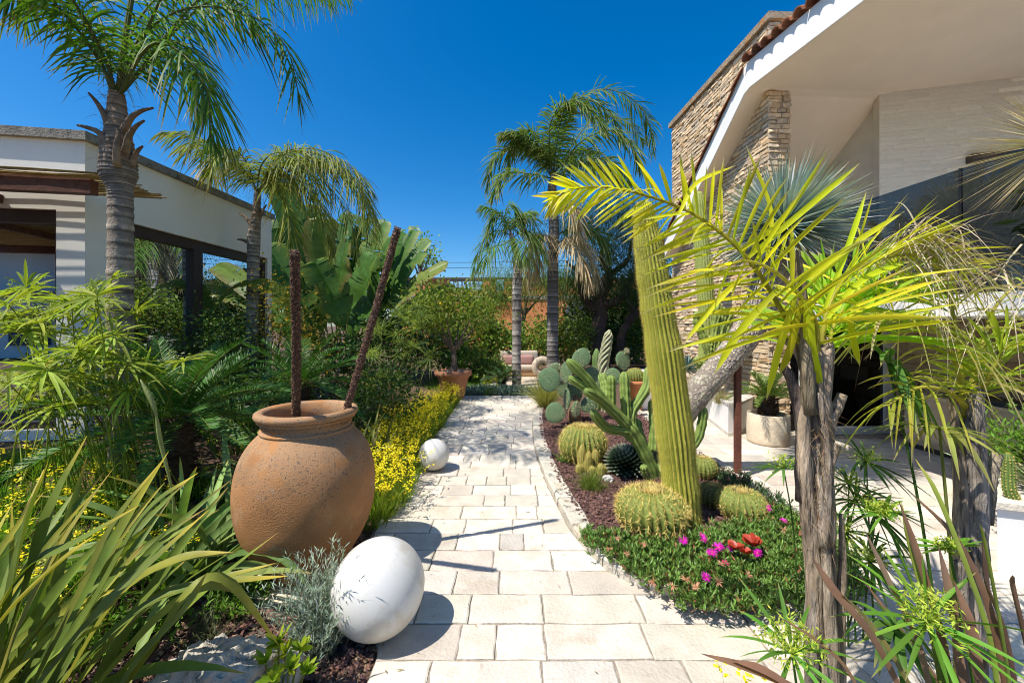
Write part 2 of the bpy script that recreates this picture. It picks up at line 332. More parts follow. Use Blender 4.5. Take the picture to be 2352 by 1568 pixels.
KP = catmull([(.70, 9.9), (.50, 9.06), (.40, 7.6), (.384, 6.27), (.443, 5.13), (.53, 4.34), (.60, 3.8), (.76, 3.3), (1.08, 2.98), (1.6, 2.88), (2.2, 2.97), (2.75, 3.3), (3.0, 3.9), (3.04, 4.6), (3.0, 6.0), (2.98, 7.6), (2.95, 9.4)], 400)
def leftX(Y): return np.interp(Y, [1.2, 2.5, 2.8, 3.2, 4, 11.3], [-.80, -.82, -.98, -1.22, -1.36, -1.42])
def pathR(Y): return np.interp(Y, [2.98, 3.3, 3.8, 4.34, 5.13, 6.27, 7.6, 9.06, 9.9, 11.4], KP[np.array([200, 175, 150, 125, 100, 75, 50, 25, 0, 0]), 0] + np.array([0] * 9 + [.1])) - .012
def terL(Y): return np.interp(Y, [2.97, 3.3, 3.9, 4.6, 6, 7.6, 9.4], [2.25, 2.77, 3.02, 3.06, 3.02, 3.0, 2.97]) + .02
def paver_mesh(mb, x0a, x1a, x0b, x1b, ya, yb, z, c):
    """one slab: front edge ya from x0a to x1a, back edge yb from x0b to x1b, worn edges"""
    g = .0058; e = []
    A, B_, C_, D_ = np.array([x0a + g, ya + g]), np.array([x1a - g, ya + g]), np.array([x1b - g, yb - g]), np.array([x0b + g, yb - g])
    for s, t_ in ((A, B_), (B_, C_), (C_, D_), (D_, A)):
        for k in range(4): e.append(s + (t_ - s) * (k + R.uniform(.1, .35) * (k > 0)) / 4)
    e = np.array(e) + R.normal(0, .0032, (16, 2)); n = 16; cen = e.mean(0)
    inner = cen + (e - cen) * (1 - .010 / np.maximum(np.abs(e - cen).max(1, keepdims=True), .05))
    zz = z + R.normal(0, .0022)
    v = np.vstack([np.c_[e, np.full(n, -.029)], np.c_[e, np.full(n, zz - .006)], np.c_[inner, np.full(n, zz)]])
    k = np.arange(n); kn = (k + 1) % n
    mb.add(v, np.vstack([np.stack([k, kn, n + kn, n + k], 1), np.stack([n + k, n + kn, 2 * n + kn, 2 * n + k], 1)]), c=c, ng=[list(range(2 * n, 3 * n))])
def pave(parent, Ya, Yb, fL, fR, lens):
    a0, b0, a1, b1 = fL(Ya), fR(Ya), fL(Yb), fR(Yb); x = min(a0, a1); end = max(b0, b1); first = True
    x = x - R.uniform(0, .25)
    while x < end - .02:
        nx_ = x + R.choice(lens) * R.uniform(.9, 1.1)
        if end - nx_ < .16: nx_ = end + .3
        l0, l1 = max(x, a0), max(x, a1); r0, r1 = min(nx_, b0), min(nx_, b1)
        if r0 - l0 > .04 and r1 - l1 > .04:
            mb = MB(); base = np.array([.645, .58, .48]) * R.uniform(.88, 1.06) * (1 + R.normal(0, .014, 3))
            if R.random() < .12: base = np.array([.57, .525, .46]) * R.uniform(.92, 1.05)
            paver_mesh(mb, l0, r0, l1, r1, Ya, Yb, 0, base)
            obj('paver', mb, 'paver', parent, smooth=False)
        x = nx_
Y0, PITCH = 2.392, .2919
m = MB(); prism(m, [(-.81, .4), (-.82, 2.5), (-1.0, 2.8), (-1.24, 3.2), (-1.38, 4), (-1.44, 11.32), (1.2, 11.32), (1.2, 9.0), (.75, 8.9), (.75, 3.6), (1.5, 3.0), (2.2, 3.0), (5, 2.97), (5, .4)], -.029, -.013, (.30, .26, .21))
path = obj('path', m, 'joint', kind='structure', label='curved path of pale limestone slabs', smooth=False)
m = MB(); prism(m, [(2.0, 2.98), (3.3, 4.3), (2.9, 9.9), (5.2, 9.9), (9.5, 7.4), (9.5, 2.98)], -.029, -.013, (.38, .33, .27))
terrace = obj('terrace', m, 'joint', kind='structure', label='pale limestone terrace in front of the villa', smooth=False)
LEN = [.24, .3, .37, .45, .55, .68]
for k in range(-4, 31):
    Ya, Yb = Y0 + k * PITCH, Y0 + (k + 1) * PITCH
    if Yb < 3.0: pave(path, Ya, Yb, leftX, (lambda Y: 1.42) if Ya < 2.0 else (lambda Y: 4.9), LEN)
    else: pave(path, Ya, Yb, leftX, pathR, LEN)
    if Ya > 2.9 and Yb < 9.4:
        pave(terrace, Ya, Yb, terL, lambda Y: float(np.interp(Y, [3, 7.2, 7.3, 9.4], [7.0, 7.0, 4.8, 4.7])), [.4, .52, .64, .78])

# kerb of the cactus bed, one block after another
kerb = thing('stone_kerb', 'weathered limestone kerb curving round the cactus bed', 'kerb', (.5, 5, 0))
T_ = nrm(np.gradient(KP, axis=0)); Nn = np.stack([-T_[:, 1], T_[:, 0]], 1)     # points into the bed
wk = np.interp(np.arange(400), [0, 140, 170, 215, 250, 400], [.21, .2, .13, .08, .2, .22])
s_ = np.concatenate([[0], np.cumsum(np.linalg.norm(np.diff(KP, axis=0), axis=1))]); a = 0.
while a < s_[-1] - .2:
    b_ = min(a + R.uniform(.85, 1.3), s_[-1]); ii = np.linspace(np.searchsorted(s_, a + .002), np.searchsorted(s_, b_ - .002), 5).astype(int).clip(0, 399)
    o_ = KP[ii] + R.normal(0, .004, (5, 2)); n_ = o_ + Nn[ii] * wk[ii][:, None]; h = .075 + R.normal(0, .004)
    ring = np.vstack([o_, n_[::-1]]); cen = ring.mean(0); up = o_ + Nn[ii] * .016; un = n_ - Nn[ii] * .016; ring2 = np.vstack([up, un[::-1]])
    mb = MB(); v = np.vstack([np.c_[ring, np.full(10, -.02)], np.c_[ring, np.full(10, h - .016)], np.c_[ring2, h + R.normal(0, .002, 10)]])
    k = np.arange(10); kn = (k + 1) % 10; top = [[20 + q, 20 + q + 1, 29 - q - 1, 29 - q] for q in range(4)]
    mb.add(v, np.vstack([np.stack([k, kn, 10 + kn, 10 + k], 1), np.stack([10 + k, 10 + kn, 20 + kn, 20 + k], 1), top]), c=np.array([.53, .49, .41]) * R.uniform(.9, 1.08))
    obj('kerb_stone', mb, 'kerb', kerb, smooth=False); a = b_
BED = KP + Nn * (wk * .6)[:, None]; BED = BED[::8]
m = MB(); prism(m, BED, -.02, .062, (.12, .07, .06)); obj('bed_soil', m, 'soil', kind='structure', label='reddish soil of the cactus bed', smooth=False)
def stones(mb, pts, size, cols, flat=.75):
    M = len(pts); o = np.array([[1, 0, 0], [-1, 0, 0], [0, 1, 0], [0, -1, 0], [0, 0, 1], [0, 0, -1]], float)
    s = (np.asarray(size) * R.uniform(.6, 1.4, M))[:, None, None]; v = o[None] * R.uniform(.6, 1.25, (M, 6, 1)) + R.normal(0, .22, (M, 6, 3)); v[..., 2] *= flat
    q = nrm(R.normal(0, 1, (M, 1, 4))); a = R.uniform(0, 2 * math.pi, (M, 1)); ca, sa = np.cos(a), np.sin(a)
    v = np.stack([v[..., 0] * ca - v[..., 1] * sa, v[..., 0] * sa + v[..., 1] * ca, v[..., 2]], -1)
    t = np.array([[0, 2, 4], [2, 1, 4], [1, 3, 4], [3, 0, 4], [2, 0, 5], [1, 2, 5], [3, 1, 5], [0, 3, 5]])
    c = np.asarray(cols, float)[R.integers(0, len(cols), M)] * R.uniform(.6, 1.35, (M, 1))
    mb.add((pts[:, None] + s * v).reshape(-1, 3), t=((np.arange(M) * 6)[:, None, None] + t[None]).reshape(-1, 3), c=np.repeat(c[:, None], 6, 1).reshape(-1, 3))
LAVA = [(.17, .085, .075), (.13, .065, .06), (.21, .12, .105), (.095, .055, .05), (.19, .10, .07)]
m = MB(); p = scatter(BED, 15000); stones(m, np.c_[p, R.uniform(.062, .082, len(p))], .0165, LAVA)
obj('lava_gravel', m, 'lava', kind='stuff', smooth=False, label='reddish lava gravel filling the cactus bed', category='gravel')
LB = [(-3.6, 1.35), (-.84, 1.35), (-.84, 2.55), (-1.05, 2.85), (-1.3, 3.25), (-1.42, 3.9), (-2.2, 4.3), (-3.4, 3.9)]
m = MB(); p = scatter(LB, 12500); stones(m, np.c_[p, gz(p[:, 0], p[:, 1]) + R.uniform(-.03, -.008, len(p))], .0185, LAVA + [(.24, .15, .09), (.28, .2, .13)])
nd = 700; p2 = scatter(LB, nd); d = rnd_dirs(nd, -.05, .15)
blades(m, np.c_[p2, gz(p2[:, 0], p2[:, 1]) + .006], d, R.uniform(.03, .09, nd), .004, 0, 1, None, 'needle', vary((.42, .3, .17), nd))
obj('volcanic_mulch', m, 'lava', kind='stuff', smooth=False, label='brown lava gravel and straw under the big jar', category='gravel')
FB = [(1.45, 1.0), (4.6, 1.0), (4.6, 1.98), (1.45, 1.98)]
m = MB(); prism(m, FB, -.02, .015, (.10, .065, .045)); obj('corner_bed', m, 'soil', kind='structure', label='soil of the near corner bed', smooth=False)
# little stone pad under the big jar
m = MB(); prism(m, [(-2.08, 3.08), (-1.78, 2.84), (-1.36, 2.92), (-1.26, 3.4), (-1.6, 3.75), (-2.1, 3.6)], -.03, .012, (.66, .58, .45)); obj('jar_plinth', m, 'paver', kind='structure', label='pale slab under the terracotta jar', smooth=False)

# ================================================================ MASONRY
def rock_variants(cols, n, rough):
    out = []
    for i in range(n):
        mb = MB(); e = np.array([[-.5, -.5], [0, -.5], [.5, -.5], [.5, .5], [0, .5], [-.5, .5]]); f = e * np.array([.94, .8]) + R.normal(0, .02, (6, 2))
        v = np.vstack([np.c_[e, np.zeros(6)], np.c_[e * .99, np.full(6, .45)], np.c_[f, 1 + R.normal(0, rough, 6)]]); k = np.arange(6); kn = (k + 1) % 6
        mb.add(v, np.vstack([np.stack([k, kn, 6 + kn, 6 + k], 1), np.stack([6 + k, 6 + kn, 12 + kn, 12 + k], 1), [[12, 13, 16, 17], [13, 14, 15, 16]]]), c=cols[i % len(cols)]); out.append(mb)
    return out
def masonry(parent, name, faces, variants, mat, limit=300):
    """faces: list of (origin, U, N, width, height, row heights, lengths, depth, clip). Stones are objects up to the limit, nearest first"""
    S = []
    for O, U, N, W, H, rh, rl, dep, clip in faces:
        O, U, N = (np.asarray(a, float) for a in (O, U, N)); z = 0.
        while z < H - .02:
            h = min(R.uniform(*rh), H - z); x = -R.uniform(0, rl[0])
            while x < W - .005:
                l = R.uniform(*rl); x0, x1 = max(x, 0), min(x + l, W)
                if W - x1 < .05: x1 = W; l = W
                hh = [(z, h)]
                if h > .11 and R.random() < .3: hh = [(z, h * .5), (z + h * .5, h * .5)]
                for zz, h2 in hh:
                    if x1 - x0 > .03 and (clip is None or clip((x0 + x1) / 2, zz + h2 / 2)):
                        c = O + U * (x0 + x1) / 2 + UP * (zz + h2 / 2); S.append((np.linalg.norm(c - [0, 0, 2]), c, U, N, x1 - x0 - .012, h2 - .012, dep * R.uniform(.5, 1.3)))
                x += l
            z += h
    S.sort(key=lambda s: s[0]); ms = [v.mesh(name, mat, smooth=False) for v in variants]; rest = MB()
    for i, (_, c, U, N, l, h, d) in enumerate(S):
        k = R.integers(0, len(ms)); sg = -1 if np.cross(U, UP) @ N < 0 else 1
        A = np.stack([U * l * sg, UP * h, N * d], 1)
        if i < limit:
            M4 = Matrix([[*A[r], c[r]] for r in range(3)] + [[0, 0, 0, 1]]); inst(name, ms[k], parent, M4)
        else:
            v = variants[k]; rest.add(np.concatenate(v.V) @ A.T + c, np.concatenate(v.Q), c=np.concatenate(v.C) * R.uniform(.8, 1.12))
    if rest.n: obj(name, rest, mat, parent, smooth=False, kind='stuff')

# ================================================================ LEFT PAVILION
C0 = np.array([-6.26, 5.84]); eL = nrm(np.array([.036, 1.])); fL = nrm(np.array([-1.02, -.17])); iS = np.array([-eL[1], eL[0]]); iF = np.array([fL[1], -fL[0]])
pav = thing('pavilion', 'low white rendered pavilion with dark framed windows behind the palms', 'building', (*C0, .3))
def Lpoly(s0, v1, th, out=0.):
    c = C0 - out * (iS + iF); ci = C0 + th * (iS + iF)
    return [C0 + s0 * fL - out * iF, c, C0 + v1 * eL - out * iS, C0 + v1 * eL + th * iS, ci, C0 + s0 * fL + th * iF]
WHT = (.88, .84, .74)
m = MB(); prism(m, Lpoly(6, 4.28, .3), 3.685, 4.7, WHT); prism(m, Lpoly(.36, .66, .3), 0., 3.685, WHT)
fs = lambda u, v, z: np.array([*(C0 + v * eL + u * iS), z]); ff = lambda s, d, z: np.array([*(C0 + s * fL + d * iF), z])
box(m, (0, 4.12, 0), (.3, 4.28, 3.683), WHT, fs); box(m, (.002, .66, 0), (.298, 4.12, .5), WHT, fs); box(m, (.36, .002, 0), (6, .298, .5), WHT, ff)
obj('wall', m, 'render', pav, smooth=False)
m = MB(); prism(m, Lpoly(6.02, 4.33, .36, .06), 4.7, 4.83, (.27, .25, .21)); obj('coping', m, 'coping', pav, smooth=False)
m = MB(); box(m, (4.5, .66, 0), (4.6, 4.2, 3.7), (.05, .045, .04), fs); box(m, (.3, .4, 3.69), (4.6, 4.2, 3.8), (.12, .11, .1), fs); box(m, (.3, 4.14, 0), (4.6, 4.2, 3.7), (.06, .055, .05), fs)  # room surfaces coloured near black to stand in for the unlit interior
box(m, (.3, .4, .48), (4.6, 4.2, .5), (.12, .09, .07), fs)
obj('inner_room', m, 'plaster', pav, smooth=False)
BR = (.055, .032, .024)
def win(fr, a0, a1, along, mull):
    o = MB(); bx = (lambda lo, hi: box(o, lo, hi, BR, fr)) if along == 'v' else (lambda lo, hi: box(o, (lo[1], lo[0], lo[2]), (hi[1], hi[0], hi[2]), BR, fr))
    bx((.06, a0, 3.5), (.22, a1, 3.684)); bx((.06, a0, .5), (.22, a1, .6)); bx((.06, a1 - .08, .6), (.22, a1, 3.5)); bx((.06, a0, .6), (.22, a0 + .06, 3.5))
    for q0, q1 in mull: bx((.058, q0, .6), (.224, q1, 3.5))
    f_ = obj('window', o, 'frame', pav, smooth=False); ed = [a0 + .06] + [x for q in mull for x in q] + [a1 - .08]
    for e0, e1 in zip(ed[::2], ed[1::2]):
        g = MB()
        if along == 'v': box(g, (.14, e0, .6), (.15, e1, 3.5), (1, 1, 1), fr)
        else: box(g, (e0, .14, .6), (e1, .15, 3.5), (1, 1, 1), fr)
        obj('pane', g, 'window_glass', f_, smooth=False)
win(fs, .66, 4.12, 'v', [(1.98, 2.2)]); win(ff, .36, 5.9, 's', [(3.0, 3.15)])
per = thing('reed_pergola', 'brown timber pergola with a ragged reed mat, left edge', 'pergola', (*(C0 + 3.2 * fL - .8 * iF), .38))
m = MB(); box(m, (-.72, -.86, 3.70), (5.2, -.74, 3.885), (.14, .055, .028), ff); obj('beam', m, 'wood', per, smooth=False)
for s0 in (1.0, 2.6): m = MB(); box(m, (s0, -.74, 3.74), (s0 + .08, .0, 3.86), (.12, .05, .028), ff); obj('rafter', m, 'wood', per, smooth=False)
m = MB(); box(m, (3.1, -.85, .3), (3.22, -.75, 3.70), (.12, .05, .03), ff); obj('post', m, 'wood', per, smooth=False)
m = MB(); d_ = -1.08
while d_ < -.03:
    if R.random() < .55: d_ += R.uniform(.010, .022)
    zz = 3.905 + R.uniform(-.008, .012); e0 = -1.05 + R.normal(0, .06); r_ = R.uniform(.006, .011)
    pts = [ff(e0 + q * (5.2 - e0), d_ + R.normal(0, .006), zz + R.normal(0, .006)) for q in np.linspace(0, 1, 9)]
    tube(m, pts, r_, 5, np.array((.42, .30, .13)) * R.uniform(.6, 1.2)); d_ += r_ * R.uniform(1.7, 2.3)
obj('reed_mat', m, 'reed', per, kind='stuff')
m = MB()
for d_ in np.arange(-4.2, -1.12, .022): tube(m, [ff(1.1 + R.normal(0, .04), d_, 3.905), ff(5.2, d_, 3.905)], .011, 5, np.array((.42, .30, .13)) * R.uniform(.6, 1.2))
obj('reed_mat', m, 'reed', per, kind='stuff')
m = MB(); box(m, (1.3, -4.2, 3.72), (5.2, -4.08, 3.89), (.14, .055, .028), ff); obj('beam', m, 'wood', per, smooth=False); m = MB(); box(m, (2.6, -4.08, 3.74), (2.68, -.86, 3.86), (.12, .05, .028), ff); obj('rafter', m, 'wood', per, smooth=False)

# ================================================================ VILLA (right)
O2 = np.array([4.88, 7.56]); e2 = nrm(np.array([-.0557, 1.])); r2 = np.array([e2[1], -e2[0]])
hp = lambda u, v, z: np.array([*(O2 + u * r2 + v * e2), z])
villa = thing('villa', 'villa with rough stone chimney wall, tiled roof edge and glass balcony', 'house', (*O2, 0))
E3, R3 = np.array([*e2, 0]), np.array([*r2, 0])
m = MB(); box(m, (.02, .02, 0), (.40, 4.02, 7.75), (.48, .41, .31), hp); sw = obj('stone_wall', m, 'mortar', villa, smooth=False)
SC = [(.70, .57, .40), (.63, .50, .35), (.58, .51, .41), (.73, .62, .46), (.66, .52, .34), (.56, .48, .38), (.71, .58, .42), (.64, .48, .30)]
SC = [tuple(np.array(c) * (1.05, .98, .90)) for c in SC]
slope = lambda v: 6.49 if v < 0 else 6.49 - .675 * v
masonry(sw, 'stone', [(hp(.02, .0, 0), E3, -R3, 4.04, 7.76, (.065, .11), (.13, .42), .032, lambda x, z: z > .3),
                      (hp(-.02, .02, 0), R3, -E3, .44, 7.76, (.07, .13), (.11, .3), .038, None)], rock_variants(SC, 16, .3), 'stone')
m = MB(); box(m, (-.07, -.09, 7.77), (.50, 4.12, 7.9), (.34, .27, .19), hp); obj('chimney_cap', m, 'lichen_stone', sw, smooth=False)
# roof slab: level over the loggia, then falling away along the stone wall
ST = [-7.4, -5, -3, -1.5, -.05, .12, 1.5, 2.7, 3.76]
uE = lambda v: -.42 - .135 * min(v, 0) + .02 * max(v, 0)
zB = lambda v: 6.49 if v <= -.05 else (6.45 if v < .2 else 6.49 - .675 * v)
m = MB(); V = []
for v_ in ST:
    for u_, dz in ((uE(v_), 0), (8.5, 0), (8.5, .5), (uE(v_), .5)): V.append(hp(u_, v_, zB(v_) + dz))
q = [[a * 4 + s, a * 4 + (s + 1) % 4, a * 4 + 4 + (s + 1) % 4, a * 4 + 4 + s] for a in range(len(ST) - 1) for s in range(4)]
n_ = (len(ST) - 1) * 4
m.add(V, q + [[3, 2, 1, 0], [n_, n_ + 1, n_ + 2, n_ + 3]], c=(.84, .82, .77)); roof = obj('roof', m, 'plaster', villa, smooth=False)
m = MB(); V2 = [hp(uE(v_) + .03 if k == 0 else 8.4, v_, zB(v_) - .004) for v_ in ST for k in (0, 1)]; m.add(V2, [[a * 2, a * 2 + 1, a * 2 + 3, a * 2 + 2] for a in range(len(ST) - 1)], c=(.85, .71, .54)); obj('soffit', m, 'plaster', roof, smooth=False)  # cream underside, with warm light bounced off the ground put into its tint
def tile_mesh(c):
    mb = MB(); a = np.linspace(0, math.pi, 8); v = []
    for x, s in ((0, 1), (1, .86)):
        for rr in (1., .82): v += [[x, -math.cos(t) * rr * s, math.sin(t) * rr * s] for t in a]
    q = [[i, i + 1, 17 + i, 16 + i] for i in range(7)] + [[8 + i + 1, 8 + i, 24 + i, 25 + i] for i in range(7)] + [[i + 1, i, 8 + i, 9 + i] for i in range(7)] + [[16 + i, 17 + i, 25 + i, 24 + i] for i in range(7)]
    q += [[0, 16, 24, 8], [7, 15, 31, 23]]
    return mb.add(np.array(v), q, c=c).mesh('tile', 'tile', smooth=False)
TM = [tile_mesh(c) for c in ((.36, .13, .06), (.28, .11, .06), (.42, .18, .09), (.24, .12, .08))]
def put_tile(o, ax, L, r):
    ax = nrm(np.asarray(ax, float)); sd = nrm(np.cross(UP, ax)); up = np.cross(ax, sd); A = np.stack([ax * L, sd * r, up * r], 1)
    inst('tile', TM[R.integers(0, 4)], roof, Matrix([[*A[k], o[k]] for k in range(3)] + [[0, 0, 0, 1]]))
for v_ in np.arange(-4.6, .02, .215):
    put_tile(hp(uE(v_) - .10 + R.normal(0, .012), v_ + R.normal(0, .01), zB(v_) + .495 + R.normal(0, .008)), R3 + UP * .25, .62, .112)
v_ = .1
while v_ < 3.7:
    put_tile(hp(uE(v_) + .015 + R.normal(0, .006), v_ + .36, zB(max(v_ + .36, .2)) + .50 + R.normal(0, .006)), -E3 + UP * .63, .44, .085); v_ += .29
# loggia walls of white painted brick
W0 = np.array([7.11, 7.71, 0]); W1 = np.array([9.22, 7.17, 0]); wd = nrm(W1 - W0); wn = np.array([wd[1], -wd[0], 0])
fw = lambda s, d, z: W0 + wd * s - wn * d + UP * z
m = MB(); box(m, (0, 0, 2.2), (4.6, .2, 6.52), (.74, .68, .57), fw); lw = obj('loggia_wall', m, 'brick', villa, smooth=False)
m = MB(); box(m, (2.36, .17, 2.2), (2.6, 4.1, 6.52), (.72, .66, .56), hp); obj('side_wall', m, 'brick', villa, smooth=False)
m = MB(); box(m, (.40, 3.6, 0), (2.36, 3.75, 4.2), (.7, .68, .62), hp); obj('end_wall', m, 'plaster', villa, smooth=False)
bv = rock_variants([(.76, .70, .59), (.74, .68, .57), (.78, .72, .61)], 4, .12)
masonry(lw, 'brick', [(W0 + UP * 2.35 + wn * .0, wd, wn, 3.2, 4.12, (.078, .095), (.3, .62), .006, None)], bv, 'brick')
m = MB(); box(m, (-.36, -7.4, 2.10), (8, -.9, 2.33), (.86, .85, .82), hp); box(m, (.45, -.9, 2.103), (8, .1, 2.327), (.86, .85, .82), hp); obj('balcony_slab', m, 'white_paint', villa, smooth=False)
for a0, a1 in ((-6.6, -3.34), (-3.31, -.95)):
    m = MB(); box(m, (-.315, a0, 2.31), (-.303, a1, 3.66), (1, 1, 1), hp); gp = obj('glass_panel', m, 'smoked_glass', villa, smooth=False)
m = MB(); box(m, (-.32, -3.337, 2.31), (-.298, -3.313, 3.668), (.03, .03, .035), hp); obj('baluster_post', m, 'dark_metal', villa, smooth=False)
m = MB(); lp = P(2243, 368, 7.36); box(m, (1.33, -.16, lp[2] - .07), (2.1, 0, lp[2] + .07), (.10, .075, .06), lambda s, d, z: fw(s, d, z)); obj('wall_lamp', m, 'dark_metal', villa, smooth=False)
# ground floor: sliding door, side wall of sandstone blocks
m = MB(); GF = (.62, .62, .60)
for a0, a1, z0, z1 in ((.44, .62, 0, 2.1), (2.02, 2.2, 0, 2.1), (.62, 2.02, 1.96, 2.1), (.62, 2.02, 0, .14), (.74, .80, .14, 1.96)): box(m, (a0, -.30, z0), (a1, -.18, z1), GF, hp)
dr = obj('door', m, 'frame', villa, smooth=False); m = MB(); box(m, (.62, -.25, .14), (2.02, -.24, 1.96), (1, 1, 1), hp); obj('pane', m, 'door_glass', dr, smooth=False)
m = MB(); box(m, (.44, 1.9, 0), (2.4, 2.0, 2.1), (.10, .09, .08), hp); box(m, (2.3, -.17, 0), (2.4, 2, 2.1), (.10, .09, .08), hp); obj('dim_room', m, 'plaster', villa, smooth=False)  # dark wall colour carries the dimness behind the sliding door
m = MB(); box(m, (2.24, -4.6, 0), (2.6, -.172, 2.098), (.32, .27, .2), hp); sw2 = obj('block_wall', m, 'mortar', villa, smooth=False)
masonry(sw2, 'stone', [(hp(2.24, -4.6, 0), E3, -R3, 4.4, 2.09, (.24, .34), (.4, .8), .03, None)], rock_variants([(.50, .37, .21), (.46, .36, .23), (.54, .43, .27), (.42, .3, .18)], 8, .25), 'stone')

# neighbouring house behind the viewpoint, seen mirrored in the pavilion glass
nb = thing('neighbour_house', 'white neighbouring house mirrored in the far left window', 'house', (-20, -15, 0))
m = MB(); box(m, (-30, -20, 0), (-11, -14, 3.6), (.72, .69, .62)); box(m, (-27, -19, 3.6), (-16, -15, 6.2), (.74, .71, .65)); obj('wall', m, 'render', nb, smooth=False)
m = MB(); box(m, (-31, -21, 6.2), (-14.5, -13.2, 6.5), (.07, .065, .06)); box(m, (-30.6, -20.5, 3.6), (-10.5, -13.4, 3.78), (.25, .23, .21)); obj('roof', m, 'coping', nb, smooth=False)
for x in (-28, -24, -20, -15): m = MB(); box(m, (x, -13.99, 1.0), (x + 1.6, -13.9, 2.6), (.05, .06, .07)); obj('window', m, 'frame', nb, smooth=False)
# ================================================================ ORANGE HOUSE and wires far behind
oh = thing('orange_house', 'orange rendered house with grey balustrade parapet beyond the hedge', 'house', (2, 30.4, 0))
OR = (.72, .29, .11)
m = MB(); box(m, (-8.5, 30, 0), (13, 38, 4.62), OR); box(m, (-8.5, 30, 4.62), (-4.7, 30.25, 5.5), OR); box(m, (-2.1, 30, 4.62), (-1.2, 30.25, 5.5), OR); box(m, (-.6, 30, 4.62), (13, 30.25, 5.5), OR)
for x in (-2.15, -.6, 3.2, 7.1): box(m, (x, 29.9, 0), (x + .65, 29.998, 5.5), OR)
obj('wall', m, 'orange_wall', oh, smooth=False)
m = MB(); box(m, (-8.6, 29.85, 5.5), (13.1, 30.4, 5.62), (.17, .15, .13)); obj('coping', m, 'coping', oh, smooth=False)
m = MB(); box(m, (-4.698, 29.95, 4.62), (-2.102, 30.3, 4.76), (.32, .31, .3)); box(m, (-4.698, 29.95, 5.36), (-2.102, 30.3, 5.498), (.32, .31, .3)); bl = obj('balustrade', m, 'coping', oh, smooth=False)
for x in np.arange(-4.4, -2.2, .31):
    m = MB(); lathe(m, [(.09, 4.76), (.06, 4.84), (.12, 4.98), (.10, 5.1), (.045, 5.22), (.05, 5.28), (.09, 5.36)], 8, (x, 30.12, 0), (.62, .68, .74)); obj('baluster', m, 'white_paint', bl)
m = MB(); box(m, (-8.4, 29.93, 4.0), (12.9, 29.998, 4.3), (.42, .34, .28)); obj('string_course', m, 'coping', oh, smooth=False)
for x in (4.2, 8.3):
    m = MB(); a = np.linspace(0, math.pi, 13); poly = [(x + .75 + 1.0 * math.cos(t), 3.0 + .9 * math.sin(t)) for t in a] + [(x - .25, .9), (x + 1.75, .9)]
    v = np.array([[p_[0], 29.86, p_[1]] for p_ in poly] + [[p_[0], 29.99, p_[1]] for p_ in poly]); n = len(poly)
    m.add(v, [[i, (i + 1) % n, n + (i + 1) % n, n + i] for i in range(n)], c=(.5, .47, .42), ng=[list(range(n))]); wn_ = obj('window', m, 'plaster', oh, smooth=False)
    m = MB(); v2 = (v[:n] - v[:n].mean(0)) * .82 + v[:n].mean(0); v2[:, 1] = 29.85; m.add(v2, ng=[list(range(n))], c=(.1, .11, .12)); obj('pane', m, 'frame', wn_, smooth=False)
for y_, lab in ((598, 'upper of the two dark cables crossing the sky'), (610, 'lower of the two dark cables crossing the sky')):
    a_, b_ = P(700, y_ - 3, 27), P(1560, y_ - 12, 27); t = np.linspace(0, 1, 20)[:, None]; pts = a_ + (b_ - a_) * t - UP * (4 * t * (1 - t)) * .35
    m = MB(); tube(m, pts, .017, 5, (.04, .04, .045)); obj('cable', m, 'dark_metal', loc=pts[0], label=lab, category='cable', group='cables over the hedge')
# ================================================================ THE JAR, ITS POLES AND THE BALLS
JX, JY = -1.69, 3.3
jar = thing('terracotta_jar', 'huge round terracotta jar with dark specks and rolled rim', 'jar', (JX, JY, .012))
prof = [(.02, 0), (.255, 0), (.275, .03), (.355, .14), (.445, .29), (.505, .46), (.525, .64), (.518, .79), (.485, .93), (.428, 1.04), (.37, 1.105), (.34, 1.135)]
pr = catmull(np.array(prof), 44); m = MB()
lathe(m, np.vstack([pr, [(.348, 1.14), (.35, 1.15), (.335, 1.158), (.33, 1.17), (.332, 1.215), (.35, 1.24), (.375, 1.25), (.388, 1.272), (.384, 1.295), (.362, 1.308), (.332, 1.306), (.312, 1.288), (.305, 1.2), (.33, 1.1), (.36, .9), (.02, .86)]]), 72, (JX, JY, .012), (.425, .21, .088))
body = obj('body', m, 'pithos', jar)
a = np.linspace(0, 2 * math.pi, 241)[:-1]; m = MB()
for zz, rr, am in ((1.247, .354, .012), (1.162, .340, .006)):
    pts = np.stack([JX + (rr + am * .5 * np.sin(a * 60)) * np.cos(a), JY + (rr + am * .5 * np.sin(a * 60)) * np.sin(a), np.full(240, zz)], 1)
    tube(m, np.vstack([pts, pts[:1]]), .008, 6, (.50, .25, .10), cap=False)
for k in range(46):
    b = k / 46 * 2 * math.pi; t = np.linspace(-.6, 4.4, 9); s = .016 * (1 - t / 9)
    aa = b + s * np.cos(t) / .333; pts = np.stack([JX + .335 * np.cos(aa), JY + .335 * np.sin(aa), 1.205 + s * np.sin(t)], 1); tube(m, pts, .0045, 4, (.50, .25, .10))
obj('frieze', m, 'pithos', body)
